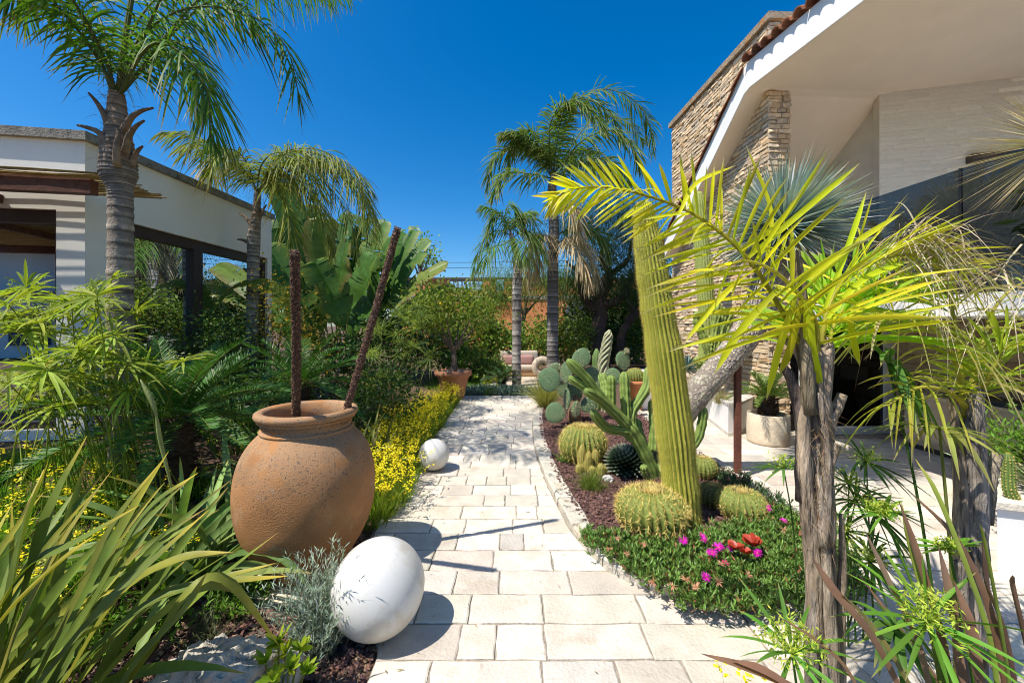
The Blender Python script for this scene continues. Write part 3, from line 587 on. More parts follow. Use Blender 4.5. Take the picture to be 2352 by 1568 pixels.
def pole(label, top, mid):
    top, mid = np.asarray(top), np.asarray(mid); base = mid + (mid - top) / (top[2] - mid[2]) * (mid[2] - .89)
    t = thing('flower_spike', label, 'spike', base, 'brown poles in the jar'); pts = catmull([base, mid, (mid + top) / 2 + [.006, 0, 0], top], 30); rr = np.full(30, .026); rr[-1] = .015
    m = MB(); tube(m, pts, rr, 10, (.10, .045, .025)); obj('stalk', m, 'cone', t)
    T, U, W = frames(pts); n = 3400; i = R.integers(0, 29, n); f = R.random((n, 1)); an = R.uniform(0, 2 * math.pi, (n, 1)); nn = np.cos(an) * U[i] + np.sin(an) * W[i]
    m = MB(); stones(m, pts[i] * (1 - f) + pts[i + 1] * f + nn * .027, .006, [(.12, .055, .03), (.075, .035, .02), (.17, .08, .04), (.26, .15, .085)], 1.); obj('seed_heads', m, 'cone', t, kind='stuff', smooth=False)
pole('upright brown seed spike standing in the jar', P(677, 575, 2.52), P(680, 958, 3.06))
pole('leaning brown seed spike, right one in the jar', P(914, 522, 3.27), P(795, 945, 3.32))
def ball(label, X, Y, z, r):
    t = np.linspace(-math.pi / 2, math.pi / 2, 41); m = MB(); lathe(m, np.stack([np.cos(t) * r + 1e-4, np.sin(t) * r + z + r], 1), 64, (X, Y, 0), (.66, .648, .61))
    o = obj('garden_ball', m, 'ball', loc=(X, Y, z), label=label, category='ball', group='white ball lamps in the garden'); return o
ball('large white ball beside the lavender', -.874, 2.615, -.004, .294)
ball('small white ball on the path by yellow flowers', -1.085, 5.54, 0, .212)
ball('white ball half hidden behind flax leaves', -5.1, 6.55, .345, .19)

# ================================================================ ROCKS
def rockmb(mb, c, s, col, seed=0, k=40):
    rg = np.random.default_rng(seed); th = np.linspace(.03, math.pi - .03, k); ph = np.arange(2 * k) * math.pi / k
    d = np.stack([np.sin(th)[:, None] * np.cos(ph), np.sin(th)[:, None] * np.sin(ph), np.cos(th)[:, None] * np.ones_like(ph)], -1)
    pn = nrm(rg.normal(0, 1, (26, 3))); pd = rg.uniform(.72, 1.02, 26); x = d @ pn.T; r = np.min(np.where(x > .12, pd / np.maximum(x, .12), 9), -1)
    for f, a in ((5, .06), (13, .05), (29, .04)):
        w_ = rg.normal(0, 1, (3, 3)) * f * .6; r = r + a * np.sin(d @ w_[0] + 1.3) * np.sin(d @ w_[1] + .4) * 1.4
    r = np.clip(r, .4, 1.25) + rg.normal(0, .016, r.shape); v = (d * r[..., None] * np.asarray(s) + np.asarray(c)).reshape(-1, 3); n = 2 * k
    i = np.arange(k - 1)[:, None]; j = np.arange(n)[None]; jn = (j + 1) % n
    mb.add(v, np.stack(np.broadcast_arrays(i * n + j, (i + 1) * n + j, (i + 1) * n + jn, i * n + jn), -1).reshape(-1, 4), c=col, ng=[list(range(n)), list(range((k - 1) * n, k * n))[::-1]])
for c, s, col, lab, sd in (((-1.50, 1.98, .20), (.30, .2, .25), (.46, .42, .35), 'big pitted grey rock at the bottom edge', 3), ((-1.34, 2.2, .08), (.15, .12, .15), (.40, .36, .29), 'smaller grey rock behind the big bottom rock', 5),
                           ((1.33, 7.2, .10), (.16, .13, .12), (.58, .55, .48), 'pale rock at the foot of the prickly pear', 8), ((1.58, 4.33, .085), (.07, .05, .04), (.5, .48, .44), 'flat grey stone behind the front barrel cactus', 9),
                           ((1.20, 4.98, .08), (.07, .05, .05), (.66, .65, .62), 'small white stone in the grass tuft', 11), ((2.5, 3.35, .08), (.10, .06, .05), (.5, .45, .38), 'rough pale stone at the right edge of the ice plant', 13)):
    m = MB(); rockmb(m, c, s, col, sd); obj('rock', m, 'rock', loc=(c[0], c[1], c[2] - s[2]), label=lab, category='rock', group='garden rocks')

# ================================================================ PALMS
QG, QD = (.085, .18, .02), (.42, .34, .2)
def palm(label, base, trunk, fronds, leaf, cols=QG, rings=.12, rc=(.14, .16, .05), tcol=(.28, .23, .18), boots=(), dry=(), gap=0., nl=80, extra_up=6, spread=2.4, seed=1, group='feather palms'):
    """trunk: list of (point, radius); fronds: list of midrib point lists; dry: indices of brown fronds"""
    t = thing('feather_palm', label, 'palm', base, group); tp = np.array([p for p, _ in trunk]); tr = np.array([r for _, r in trunk]); L = np.linalg.norm(tp[-1] - tp[0])
    n = int(L / .022); p = catmull(tp, n); u = np.linspace(0, 1, n); r = np.interp(u, np.linspace(0, 1, len(tr)), tr); s = u * L
    edges = np.cumsum(R.uniform(rings * .7, rings * 1.3, int(L / rings) + 12)); k = np.searchsorted(edges, s); ph = (s - np.concatenate([[0], edges])[k]) / np.diff(np.concatenate([[0], edges, [edges[-1] + 1]]))[k]
    r = r * (1 + .035 * (ph < .22) - .03 * ph); c = np.array(tcol) * (R.uniform(.65, 1.25, len(edges) + 1)[k] * np.where(ph < .25, 1.35, np.where(ph > .8, .42, .9)))[:, None]
    warm = np.clip((u - .62) / .2, 0, 1)[:, None] * R.uniform(0, 1, len(edges) + 1)[k][:, None]; c = c * (1 - .55 * warm) + np.array((.24, .13, .06)) * .8 * warm
    m = MB(); tube(m, p, r, 20, c, jit=.012); obj('trunk', m, 'trunk', t); top = tp[-1]
    for b in boots:
        b = [np.asarray(q) for q in b]; pts = catmull(b, 10); m = MB(); wdt = np.linspace(b_w * 1.0, b_w * .28, 10)
        tube(m, pts, wdt, 7, np.linspace((.30, .22, .15), (.16, .10, .06), 10)); obj('leaf_base', m, 'trunk', t)
    fn = 260; m = MB(); pp = top + R.normal(0, 1, (fn, 3)) * [tr[-1] * .8, tr[-1] * .8, .22] - UP * .15
    blades(m, pp, rnd_dirs(fn, -.7, .6), R.uniform(.08, .22, fn), .006, .5, 3, None, 'needle', vary((.2, .14, .09), fn)); obj('fibre', m, 'dry', t, kind='stuff')
    fl = [np.asarray(f) for f in fronds]
    for q in range(extra_up): fl.append(arch(top, R.uniform(0, 2 * math.pi), R.uniform(58, 82), spread * R.uniform(.8, 1.05), R.uniform(60, 110)))
    for i, f in enumerate(fl):
        m = MB(); isd = i in dry; cc = np.array(QD if isd else cols)
        frond(m, f, nl, leaf[0], leaf[1], 62, 5, 26, leaf[2] * (1.4 if isd else 1), 4, cc, cc * (1.15 if isd else 1.1), tip=(.34, .25, .12), rc=(.30, .22, .11) if isd else rc, rr=leaf[3], t0=.1, gap=.25 if isd else gap, cs=.26, tipat=.82)
        obj('frond', m, 'dry' if isd else 'leaf', t)
    return t
def px(lst, Y): return [P(a[0], a[1], a[2] if len(a) > 2 else Y) for a in lst]
b_w = .042; Y1 = 4.7; bx_ = P(277, 900, Y1); zb = float(gz(bx_[0], 0)) - .03
palm('tall feather palm with ringed grey trunk, left in front of the pavilion', (bx_[0], Y1, zb),
     [((bx_[0], Y1, zb), .135), (P(276, 760, Y1), .124), (P(277, 600, Y1), .12), (P(277, 470, Y1), .116), (P(275, 432, Y1), .12), (P(272, 400, Y1), .178), (P(272, 355, Y1), .165), (P(270, 290, Y1), .112), (P(268, 215, Y1), .075)],
     [px(f, Y1) for f in ([(270, 225), (320, 90, 4.8), (430, 20, 4.9), (560, 30, 5), (655, 105, 5), (690, 235, 5)], [(270, 225), (345, 105, 4.5), (425, 130, 4.4), (475, 215, 4.35), (485, 325, 4.35)],
      [(262, 225), (215, 95, 4.6), (155, -10, 4.5), (80, -50, 4.4), (10, -20, 4.3)], [(268, 225), (290, 50, 4.8), (330, -120, 5), (430, -190, 5.2), (560, -160, 5.3), (650, -60, 5.4)],
      [(268, 225), (330, 120, 5), (400, 95, 5.3), (455, 150, 5.6), (480, 250, 5.7)], [(262, 225), (235, 60, 5.2), (170, -50, 5.6), (100, -40, 6), (50, 50, 6.2)], 
      [(268, 225), (310, 60, 5.2), (400, -30, 5.6), (500, -20, 6), (590, 60, 6.3)])] + [[P(268, 225, Y1)] + [np.array(q) for q in f] for f in ([(-3.9, 4.8, 6.5), (-3.1, 5.0, 7.1), (-2.4, 5.2, 7.0)], [(-3.9, 5.2, 6.4), (-3.2, 5.9, 7.2), (-2.7, 6.6, 7.5)], [(-4.0, 4.4, 6.5), (-3.3, 4.2, 6.9), (-2.6, 4.0, 6.6)], [(-4.1, 5.4, 6.4), (-3.6, 6.3, 7.3), (-3.2, 7.2, 7.9)])], (.58, .023, .75, .02), boots=[px(b, Y1) for b in
      ([(250, 340, 4.6), (228, 305, 4.55), (200, 293, 4.5), (178, 288, 4.5)], [(252, 300, 4.65), (240, 265, 4.6), (222, 235, 4.55), (203, 213, 4.5)], [(285, 300, 4.6), (300, 272, 4.55), (325, 255, 4.5), (352, 248, 4.5)], [(288, 350, 4.6), (297, 312, 4.55), (313, 290, 4.5), (332, 277, 4.5)], [(268, 380, 4.55), (268, 340, 4.5), (272, 308, 4.5), (266, 300, 4.5)], [(300, 380, 4.7), (312, 352, 4.7), (328, 335, 4.7)])], nl=66, extra_up=2, spread=2.6)
b_w = .05; Y2 = 8.6; bx_ = P(580, 900, Y2); zb = .345
palm('slender palm with drooping yellowish crown beside the pavilion corner', (bx_[0], Y2, zb),
     [((bx_[0], Y2, zb), .118), (P(579, 820, Y2), .112), (P(580, 700, Y2), .114), (P(582, 600, Y2), .118), (P(583, 545, Y2), .128), (P(588, 500, Y2), .09), (P(592, 440, Y2), .06)],
     [px(f, Y2) for f in ([(590, 445), (640, 385), (730, 375), (815, 415, 8.4), (855, 490, 8.3)], [(590, 445), (565, 372), (520, 350), (480, 380), (465, 440)], [(590, 445), (625, 400), (685, 415), (735, 490), (760, 580)],
      [(590, 445), (650, 355, 8.2), (760, 365, 8), (830, 440, 7.8), (850, 540, 7.7)], [(590, 445), (600, 380, 8), (640, 350, 7.5), (700, 380, 7), (740, 450, 6.8)], [(590, 445), (560, 400, 9), (510, 390, 9.3), (480, 430, 9.5), (470, 490, 9.5)], [(590, 445), (570, 380, 8.2), (540, 345, 7.9), (505, 355, 7.6), (485, 400, 7.5)], [(592, 445), (640, 420, 9), (700, 430, 9.5), (760, 500, 9.8)],
      [(592, 445), (615, 390), (650, 352), (700, 350), (770, 392)], [(590, 450), (610, 420, 8.3), (640, 430, 8.1), (665, 500, 8), (672, 570, 8)], [(592, 445), (660, 395), (740, 415), (800, 495), (822, 590)], [(592, 445), (680, 365, 9), (780, 385, 9.2), (850, 465, 9.4), (866, 560, 9.5)], [(592, 445), (640, 358, 8.3), (720, 342, 8.2), (800, 378, 8.1), (852, 440, 8)])], (.6, .022, .7, .016), cols=(.2, .23, .035), dry=(1,), boots=[px(b, Y2) for b in ([(580, 520), (565, 500), (550, 490)], [(590, 520), (600, 490), (612, 470)], [(575, 560), (560, 552), (545, 550)])], nl=62, extra_up=3, spread=1.9, gap=.08, tcol=(.33, .29, .25))
Y3 = 13.3; bx_ = P(1187, 880, Y3)
palm('thin palm with peeling trunk in front of the sofa', (bx_[0], Y3, -.03),
     [((bx_[0], Y3, -.03), .155), (P(1186, 800, Y3), .145), (P(1187, 700, Y3), .15), (P(1188, 640, Y3), .16), (P(1190, 600, Y3), .12), (P(1180, 560, Y3), .09), (P(1172, 535, Y3), .06)],
     [px(f, Y3) for f in ([(1178, 545), (1160, 500), (1170, 470), (1195, 490), (1210, 540)], [(1178, 545), (1150, 530), (1115, 545), (1095, 590), (1088, 630)], [(1178, 545), (1160, 560, 12.6), (1130, 570, 12), (1105, 610, 11.8)], [(1180, 545), (1205, 530), (1235, 550), (1255, 600)], [(1180, 545), (1195, 560, 12.6), (1210, 600, 12.2)], [(1175, 540), (1150, 490), (1130, 505), (1120, 560)], [(1178, 545), (1188, 500), (1220, 500, 14), (1250, 560, 14.5)])],
     (.62, .03, .8, .018), cols=(.11, .2, .035), boots=[px(b, Y3) for b in ([(1185, 640), (1180, 610), (1176, 590)], [(1192, 650), (1198, 620), (1204, 600)])], nl=46, extra_up=3, spread=1.6, tcol=(.36, .32, .28), rings=.2)
Y4 = 15.2; bx_ = P(1270, 835, Y4)
palm('tall grey-trunked palm with shaggy dry skirt at the end of the path', (bx_[0], Y4, -.03),
     [((bx_[0], Y4, -.03), .24), (P(1269, 780, Y4), .215), (P(1270, 680, Y4), .215), (P(1270, 600, Y4), .21), (P(1272, 520, Y4), .2), (P(1268, 440, Y4), .18), (P(1272, 400, Y4), .1)],
     [px(f, Y4) for f in ([(1272, 410), (1300, 290), (1360, 210), (1440, 220), (1490, 280), (1500, 350)], [(1268, 410), (1230, 350), (1170, 340), (1130, 370), (1120, 430)], [(1268, 410), (1240, 320), (1205, 300), (1180, 330), (1165, 390)], [(1275, 410), (1330, 330, 14.5), (1400, 300, 14), (1450, 330, 13.6), (1470, 390, 13.5)],
      [(1272, 410), (1310, 340, 16), (1370, 270, 17), (1440, 280, 18), (1480, 330, 18.5)], [(1270, 410), (1280, 300), (1320, 230), (1390, 250), (1430, 320)], [(1270, 410), (1320, 380, 14), (1380, 380, 13.5), (1430, 430, 13.2)], [(1268, 410), (1220, 400, 14.5), (1160, 400, 14), (1130, 450, 13.8)], [(1270, 420), (1330, 370, 15), (1400, 370, 15), (1450, 420, 15)], [(1268, 410), (1262, 300, 14.2), (1290, 240, 13.6), (1340, 240, 13), (1390, 300, 12.6)],
      [(1262, 560), (1230, 540), (1215, 590), (1212, 650)], [(1275, 560), (1320, 545), (1355, 580), (1370, 650)], [(1272, 570), (1300, 560, 14.5), (1335, 590, 14), (1352, 650, 14)], [(1265, 560), (1250, 540, 14.6), (1235, 580, 14.2), (1228, 640, 14.2)], [(1275, 540), (1330, 520), (1380, 540), (1400, 590)], [(1265, 480), (1290, 460, 14.4), (1320, 480, 14), (1330, 540, 13.9)])],
     (.80, .044, .5, .03), cols=(.13, .2, .04), dry=(10, 11, 12, 13, 15), nl=84, extra_up=5, spread=3.0, tcol=(.24, .22, .20), rings=.17)

# ================================================================ CYCADS
def cycad(label, base, zc, r0, fr, nf, col=(.06, .16, .025), L=1.1, ll=.19, lw=.014, tr=.16, nl=60, pot=None, pmin=5, pmax=75, bend=(15, 55)):
    t = thing('cycad', label, 'cycad', base, 'cycads'); m = MB(); h = zc - base[2]; p = np.array([base + UP * h * k for k in np.linspace(0, 1, 9)]); tube(m, p, tr * np.linspace(1.05, .8, 9), 14, (.10, .07, .05), jit=.06)
    n = 420; an = R.uniform(0, 2 * math.pi, n); zz = R.uniform(0, 1, n); nn = np.stack([np.cos(an), np.sin(an), np.full(n, .55)], 1)
    blades(m, np.asarray(base) + np.stack([np.cos(an) * tr * .9, np.sin(an) * tr * .9, zz * h], 1), nn, .085, .03, .1, 2, None, 'lance', vary((.13, .085, .05), n), tip=(.04, .03, .02)); obj('trunk', m, 'fibre', t)
    top = np.asarray(base, float) + UP * (h - .02)
    for i in range(nf):
        u = (i + .5) / nf; az = i * 2.39996 + R.normal(0, .1); pitch = pmax - (pmax - pmin) * u ** .8 + R.normal(0, 5); l = L * R.uniform(.82, 1.08) * (.8 + .2 * u)
        m = MB(); frond(m, arch(top + np.array([math.cos(az), math.sin(az), 0]) * r0, az, pitch, l, R.uniform(*bend)), nl, ll, lw, 72, 28, 4, .06, 2, col, np.array(col) * 1.1, rc=(.20, .22, .05), rr=.012, t0=.13, prof='strap', lenp=lambda t: np.sin(np.pi * np.clip(.1 + t * .82, 0, 1)) ** .55, cs=.14)
        obj('frond', m, 'gloss_leaf', t)
    return t
def at(x, y, Y): p = P(x, y, Y); return p
g = at(405, 950, 4.3); cycad('large dark cycad between the tall palm and the flax', np.array([g[0], g[1], float(gz(g[0], 0)) - .03]), 1.02, .05, None, 34, L=1.3, pmin=-8, pmax=78)
g = at(690, 880, 6.6); cycad('dark cycad behind the big jar', np.array([g[0], g[1], float(gz(g[0], 0)) - .03]), 1.05, .05, None, 30, L=1.35, ll=.2, lw=.014, pmin=-10, nl=50)
cycad('cycad in the round stone pot', np.array([4.40, 6.85, .42]), .80, .04, None, 24, col=(.10, .17, .03), L=.62, ll=.12, lw=.012, tr=.115, nl=34, pmin=12, pmax=80)
g = G(1152, 888); cycad('small cycad in front of the sofa', np.array([g[0], g[1], -.03]), .25, .04, None, 20, col=(.04, .09, .03), L=.75, ll=.16, lw=.02, tr=.12, nl=26, pmin=8)

# ================================================================ BIRD OF PARADISE TREE
def big_leaf(mb, pts, width, c, cedge, split=.25, fold=28, n=20):
    p = catmull(pts, n + 1); T = nrm(np.gradient(p, axis=0)); S = np.cross(T, np.array([0, -.6, 1.])); S = nrm(S); N = np.cross(S, T); t = np.linspace(0, 1, n + 1); w_ = width * .5 * (np.sin(np.pi * np.clip(.03 + t * .95, 0, 1)) ** .55)
    tube(mb, p, np.linspace(.017, .005, n + 1), 5, np.array(c) * 1.6)
    for s in (-1, 1):
        ph = fold + R.normal(0, 4); sh = 0.
        for i in range(n):
            if R.random() < split: ph = fold + R.normal(0, 16); sh = R.normal(0, .03)
            a0 = rad(ph); v = []; cc = []
            for k in (i, i + 1):
                g_ = .985 if k == i + 1 else 1.
                for f_ in (0, .5, 1):
                    dd = s * S[k] * math.cos(a0) * f_ * w_[k] + N[k] * math.sin(a0 * (1 - .9 * f_)) * f_ * w_[k] + T[k] * (f_ * .12 * w_[k] + sh * f_) * 1.; v.append(p[k] + dd * g_); cc.append(np.array(c) + (np.array(cedge) - np.array(c)) * f_ ** 3)
            cc = np.array(cc) * R.uniform(.93, 1.07); mb.add(v, [[0, 1, 4, 3], [1, 2, 5, 4]], c=cc)
sb = np.array([-5.9, 14.0, .35]); stz = thing('bird_of_paradise_plant', 'tall clump of broad paddle leaves behind the jar poles', 'plant', (-5.9, 14.0, .33))
for k in range(9):
    m = MB(); b = sb + np.array([R.uniform(-.9, .9), R.uniform(-.3, .5), -.05]); tube(m, catmull([b, b + [R.normal(0, .1), 0, .7], b + [R.normal(0, .2), 0, 1.5]], 8), np.linspace(.09, .06, 8), 8, (.16, .13, .06)); obj('stem', m, 'trunk', stz)
GR, YG, BN = (.065, .15, .022), (.16, .22, .03), (.2, .16, .045)
LV = [((705, 720), (610, 565), 105, 9.2, GR, YG), ((735, 690), (640, 420), 95, 9.6, GR, GR), ((755, 690), (735, 500), 100, 9.0, YG, BN), ((770, 690), (800, 540), 95, 8.8, GR, BN), ((850, 700), (905, 545), 85, 9.0, GR, YG), ((872, 690), (927, 528), 52, 9.3, GR, GR), ((900, 690), (988, 552), 66, 9.1, GR, YG),
      ((905, 705), (1030, 605), 70, 8.9, YG, BN), ((910, 725), (1042, 662), 62, 8.8, YG, BN), ((820, 740), (862, 585), 120, 9.4, GR, GR), ((740, 740), (680, 555), 120, 9.5, GR, GR), ((785, 750), (722, 600), 105, 8.7, GR, YG), ((845, 760), (935, 635), 95, 9.6, GR, GR), ((700, 755), (620, 640), 90, 9.6, GR, GR),
      ((720, 700), (690, 480), 100, 10, GR, GR), ((800, 680), (845, 500), 90, 9.9, GR, GR), ((660, 760), (605, 690), 85, 9.8, GR, GR), ((880, 760), (985, 690), 75, 9.8, GR, YG), ((760, 740), (790, 590), 110, 9.9, GR, GR), ((690, 690), (655, 520), 95, 9.9, GR, GR), ((870, 720), (940, 590), 85, 9.6, GR, GR), ((810, 760), (775, 640), 120, 10, GR, GR), ((730, 770), (665, 660), 110, 9.2, GR, YG), ((650, 650), (612, 505), 80, 9.6, GR, GR), ((765, 640), (805, 488), 75, 9.7, GR, GR), ((830, 655), (885, 505), 75, 9.5, GR, YG), ((695, 640), (722, 470), 85, 9.8, GR, GR), ((890, 680), (955, 520), 60, 9.6, GR, YG), ((720, 800), (640, 720), 90, 9.0, GR, GR), ((850, 800), (960, 720), 90, 9.2, GR, GR), ((800, 800), (850, 690), 110, 9.0, GR, GR)]
for bp, tp_, wd_, Y, c, ce in LV:
    Y = Y * 1.5
    a_, b_ = P(*bp, Y), P(*tp_, Y + R.uniform(-.5, .5)); mid = (a_ + b_) / 2 + np.array([0, 0, .10 * np.linalg.norm(b_ - a_)]); side = (b_ - a_) * .06 * np.sign(b_[0] - a_[0] + .01)
    m = MB(); st = sb + np.array([(a_[0] - sb[0]) * .45, R.uniform(-.2, .4), R.uniform(.2, 1.2)]); pt = catmull([st, (st + a_) / 2 + [.05 * (sb[0] - a_[0]), 0, 0], a_], 12); tube(m, pt, np.linspace(.035, .017, 12), 6, (.24, .25, .06))
    big_leaf(m, [a_, a_ + (mid - a_) * .6, mid, b_ * .75 + mid * .25 + UP * .03, b_], wd_ * Y / F, np.array(c) * R.uniform(.8, 1.15), ce, .42); obj('leaf', m, 'gloss_leaf', stz)
m = MB(); lp_ = px([(700, 760), (660, 690), (600, 652), (535, 662), (478, 728)], 8.4); big_leaf(m, lp_, .5, YG, (.28, .3, .04), .7, 25, 24); tube(m, catmull([sb + [-.5, -.1, .5], lp_[0]], 6), .02, 6, (.24, .25, .06)); obj('leaf', m, 'leaf', stz)

# ================================================================ FLAX
FG, FY, FT = (.15, .205, .035), (.24, .265, .045), (.4, .24, .06)
def flax(name, label, base, n, L, W, azr, pr_, c, mat='flax_leaf', bend=(10, 70), explicit=(), tip=FT, group='sword leaved plants', rad_=.12, cy=FY):
    t = thing(name, label, 'plant', base, group); base = np.asarray(base, float)
    for i in range(n):
        az = rad(R.uniform(*azr)); b = base + np.array([R.normal(0, rad_), R.normal(0, rad_), 0]); l = R.uniform(*L); bd = R.uniform(*bend); m = MB()
        cc = vary(c if R.random() < .7 else cy, 1, .18)[0]; yl = R.random() < .22
        ribbon(m, arch(b, az, R.uniform(*pr_), l, bd * (1.6 if R.random() < .15 else 1)), W * R.uniform(.75, 1.2), 10, cc * .8, cc * (1.25 if yl else 1.05), tip=(.5, .40, .04) if yl else tip, fold=R.uniform(.12, .3), roll=np.array([R.normal(0, .5), -.5 + R.normal(0, .4), 1.]), tipat=.72 if yl else .9)
        obj('leaf', m, mat, t)
    for pts, w_, c_ in explicit:
        m = MB(); ribbon(m, pts, w_ * 1.12, 14, np.array(c_) * .8, c_, tip=(.52, .38, .05), fold=.18, tipat=.78); obj('leaf', m, mat, t)
    return t
ex = [(px([(120, 1640, 1.75), (330, 1390, 1.9), (470, 1340, 2.0), (660, 1322, 2.1)], 2), .05, FY), (px([(60, 1640, 1.7), (290, 1420, 1.85), (420, 1350, 1.95), (655, 1288, 2.05)], 2), .042, FG), (px([(100, 1650, 1.7), (260, 1380, 1.75), (400, 1285, 1.8), (545, 1268, 1.85)], 2), .05, (.26, .26, .035)),
      (px([(150, 1660, 1.65), (300, 1480, 1.7), (380, 1400, 1.75), (470, 1345, 1.8), (560, 1360, 1.85)], 2), .05, FY), (px([(60, 1640, 1.6), (200, 1400, 1.65), (330, 1180, 1.7), (455, 1085, 1.75)], 2), .055, FG), (px([(40, 1640, 1.55), (170, 1380, 1.6), (260, 1200, 1.65), (370, 1060, 1.7)], 2), .055, (.16, .18, .03)),
      (px([(-40, 1640, 1.5), (60, 1330, 1.5), (120, 1150, 1.55), (200, 1000, 1.6)], 2), .055, FG), (px([(-20, 1620, 1.5), (20, 1350, 1.5), (60, 1180, 1.5), (110, 1060, 1.5)], 2), .06, FG), (px([(230, 1660, 1.6), (310, 1520, 1.62), (420, 1400, 1.65), (475, 1315, 1.7)], 2), .045, (.2, .23, .05)), (px([(-60, 1480, 1.5), (60, 1300, 1.5), (160, 1250, 1.5), (320, 1160, 1.5)], 2), .055, FG),
      (px([(20, 1650, 1.5), (200, 1430, 1.55), (300, 1330, 1.6), (480, 1170, 1.65)], 2), .06, (.15, .19, .05)), (px([(200, 1680, 1.6), (340, 1500, 1.65), (430, 1360, 1.7), (520, 1330, 1.8), (640, 1480, 1.9)], 2), .048, FY), (px([(-80, 1560, 1.45), (0, 1420, 1.45), (120, 1300, 1.45), (215, 1230, 1.45)], 2), .05, (.3, .27, .04))]
flax('flax', 'sprawling olive flax with long sword leaves in the near left corner', (-2.35, 1.62, -.02), 50, (1.05, 1.55), .047, (-20, 150), (48, 88), FG, bend=(6, 45), explicit=ex, rad_=.2)
flax('flax', 'green flax with arching leaves directly left of the jar', (-2.45, 3.05, -.03), 56, (.95, 1.45), .056, (-180, 180), (28, 86), (.14, .24, .06), bend=(25, 110), cy=(.22, .31, .08))
flax('flax', 'small striped flax behind the jar rim', (-1.95, 5.4, -.03), 34, (.7, 1.1), .03, (-180, 180), (40, 88), (.13, .17, .05), bend=(10, 60), cy=(.3, .31, .1))
flax('flax', 'upright green strap leaves between the jar and the dark cycads', (-2.9, 4.7, .02), 36, (.7, 1.1), .04, (-180, 180), (35, 86), (.13, .23, .05), bend=(20, 90), cy=(.2, .29, .07))
flax('flax', 'strap-leaved clump in front of the left window shrubs', (-3.9, 5.6, .2), 34, (.8, 1.2), .04, (-180, 180), (40, 86), (.12, .22, .05), bend=(15, 80), cy=(.2, .28, .06))
fs_ = thing('flower_bud_stalk', 'pale green flower bud stalk rising from the flax', 'bud stalk', (-2.75, 3.1, -.03)); m = MB(); sp = catmull([(-2.75, 3.1, -.03), P(400, 1180, 3.0), P(368, 1010, 2.95), P(354, 935, 2.93), P(322, 871, 2.92)], 30)
rs = .007 + .009 * np.abs(np.sin(np.linspace(0, 9.5, 30))) * np.linspace(.2, 1.4, 30); rs[-3:] = (.013, .009, .003); tube(m, sp, rs, 8, (.30, .34, .10)); obj('stalk', m, 'succulent', fs_)
# ================================================================ SEDGES
def sedge_head(mb, c, r, n, w_, col, droop=.35, infl=0, up=.35, ic=(.42, .5, .07)):
    az = np.arange(n) * 2 * math.pi / n + R.uniform(0, 6) + R.normal(0, .12, n); pz = R.normal(up, .16, n); ax = nrm(UP + R.normal(0, .42, 3) + np.array([0, -.25, 0])); hu = nrm(np.cross(ax, [1., .3, 0])); hv = np.cross(ax, hu); D = np.cos(az)[:, None] * hu + np.sin(az)[:, None] * hv + pz[:, None] * ax; cc = vary(col, n, .22)
    blades(mb, np.repeat([c], n, 0), D, r * R.uniform(.7, 1.15, n), w_, droop * R.uniform(.5, 1.5, n), 6, None, 'lance', cc, cc * 1.15, tip=(.3, .25, .1), fold=.15, tipat=.88)
    if infl:
        k = infl; d = rnd_dirs(k, .0, 1); L = r * R.uniform(.15, .4, k); blades(mb, np.repeat([c], k, 0), d, L, .003, .05, 1, None, 'needle', vary(ic, k)); e = c + d * L[:, None]
        for q in range(7): blades(mb, e + R.normal(0, .012 * r / .25, e.shape), rnd_dirs(k), .018 * r / .25, .007, .0, 2, None, 'oval', vary(ic, k))
def sedge(label, base, heads, col=(.12, .19, .035), name='umbrella_sedge', n=18, w_=.014, rstem=.006, droop=.35, infl=10, spread=.35, mat='leaf', group='umbrella sedges'):
    t = thing(name, label, 'sedge', base, group); base = np.asarray(base, float)
    for c, r in heads:
        c = np.asarray(c, float); b = base + np.array([R.normal(0, spread) + (c[0] - base[0]) * .35, R.normal(0, spread * .6), 0]); m = MB()
        pts = catmull([b, b * .45 + c * .55 + [(b[0] - c[0]) * .12, 0, .06], c], 9); tube(m, pts, np.linspace(rstem, rstem * .6, 9), 5, np.array(col) * .85, cap=False); sedge_head(m, c, r, n, w_, col, droop, infl); obj('stalk', m, mat, t)
    return t
hd = [(P(x, y, Y), R.uniform(.26, .36)) for x, y, Y in zip(R.uniform(-30, 300, 32), R.uniform(655, 940, 32), R.uniform(2.9, 4.4, 32))]
hd += [(P(x, y, Y), .33) for x, y, Y in ((255, 645, 4.0), (60, 660, 3.6), (20, 700, 3.2), (310, 720, 4.0), (180, 800, 3.1), (260, 770, 3.4), (105, 850, 2.9), (20, 880, 2.8), (420, 830, 3.7), (330, 860, 3.5), (150, 700, 3.4), (215, 690, 3.8), (90, 740, 3.2))]
sedge('dense thicket of umbrella sedge at the left edge', (-3.9, 3.75, .17), hd, col=(.27, .34, .045), spread=.45, n=19, w_=.024, infl=6)
hd = [(P(x, y, Y), R.uniform(.3, .5)) for x, y, Y in zip(R.uniform(840, 1000, 26), R.uniform(700, 900, 26), R.uniform(7.4, 8.6, 26))]
sedge('tall papyrus-like sedge clump left of the potted tree', (-2.45, 8.1, -.03), hd, col=(.2, .27, .06), spread=.2, n=26, w_=.01, infl=12, droop=.25)
st_ = MB(); n = 60; b = np.c_[R.normal(-2.45, .22, n), R.normal(8.0, .2, n), np.full(n, -.03)]; d = np.c_[R.normal(0, .16, n), R.normal(0, .1, n), np.ones(n)]
blades(st_, b, d, R.uniform(.8, 1.6, n), .022, .08, 4, None, 'needle', vary((.26, .17, .08), n)); obj('dry_reed_stalks', st_, 'dry', loc=(-2.45, 8.0, -.03), label='brown dry stalks at the foot of the papyrus-like sedge', category='stalks', kind='stuff')

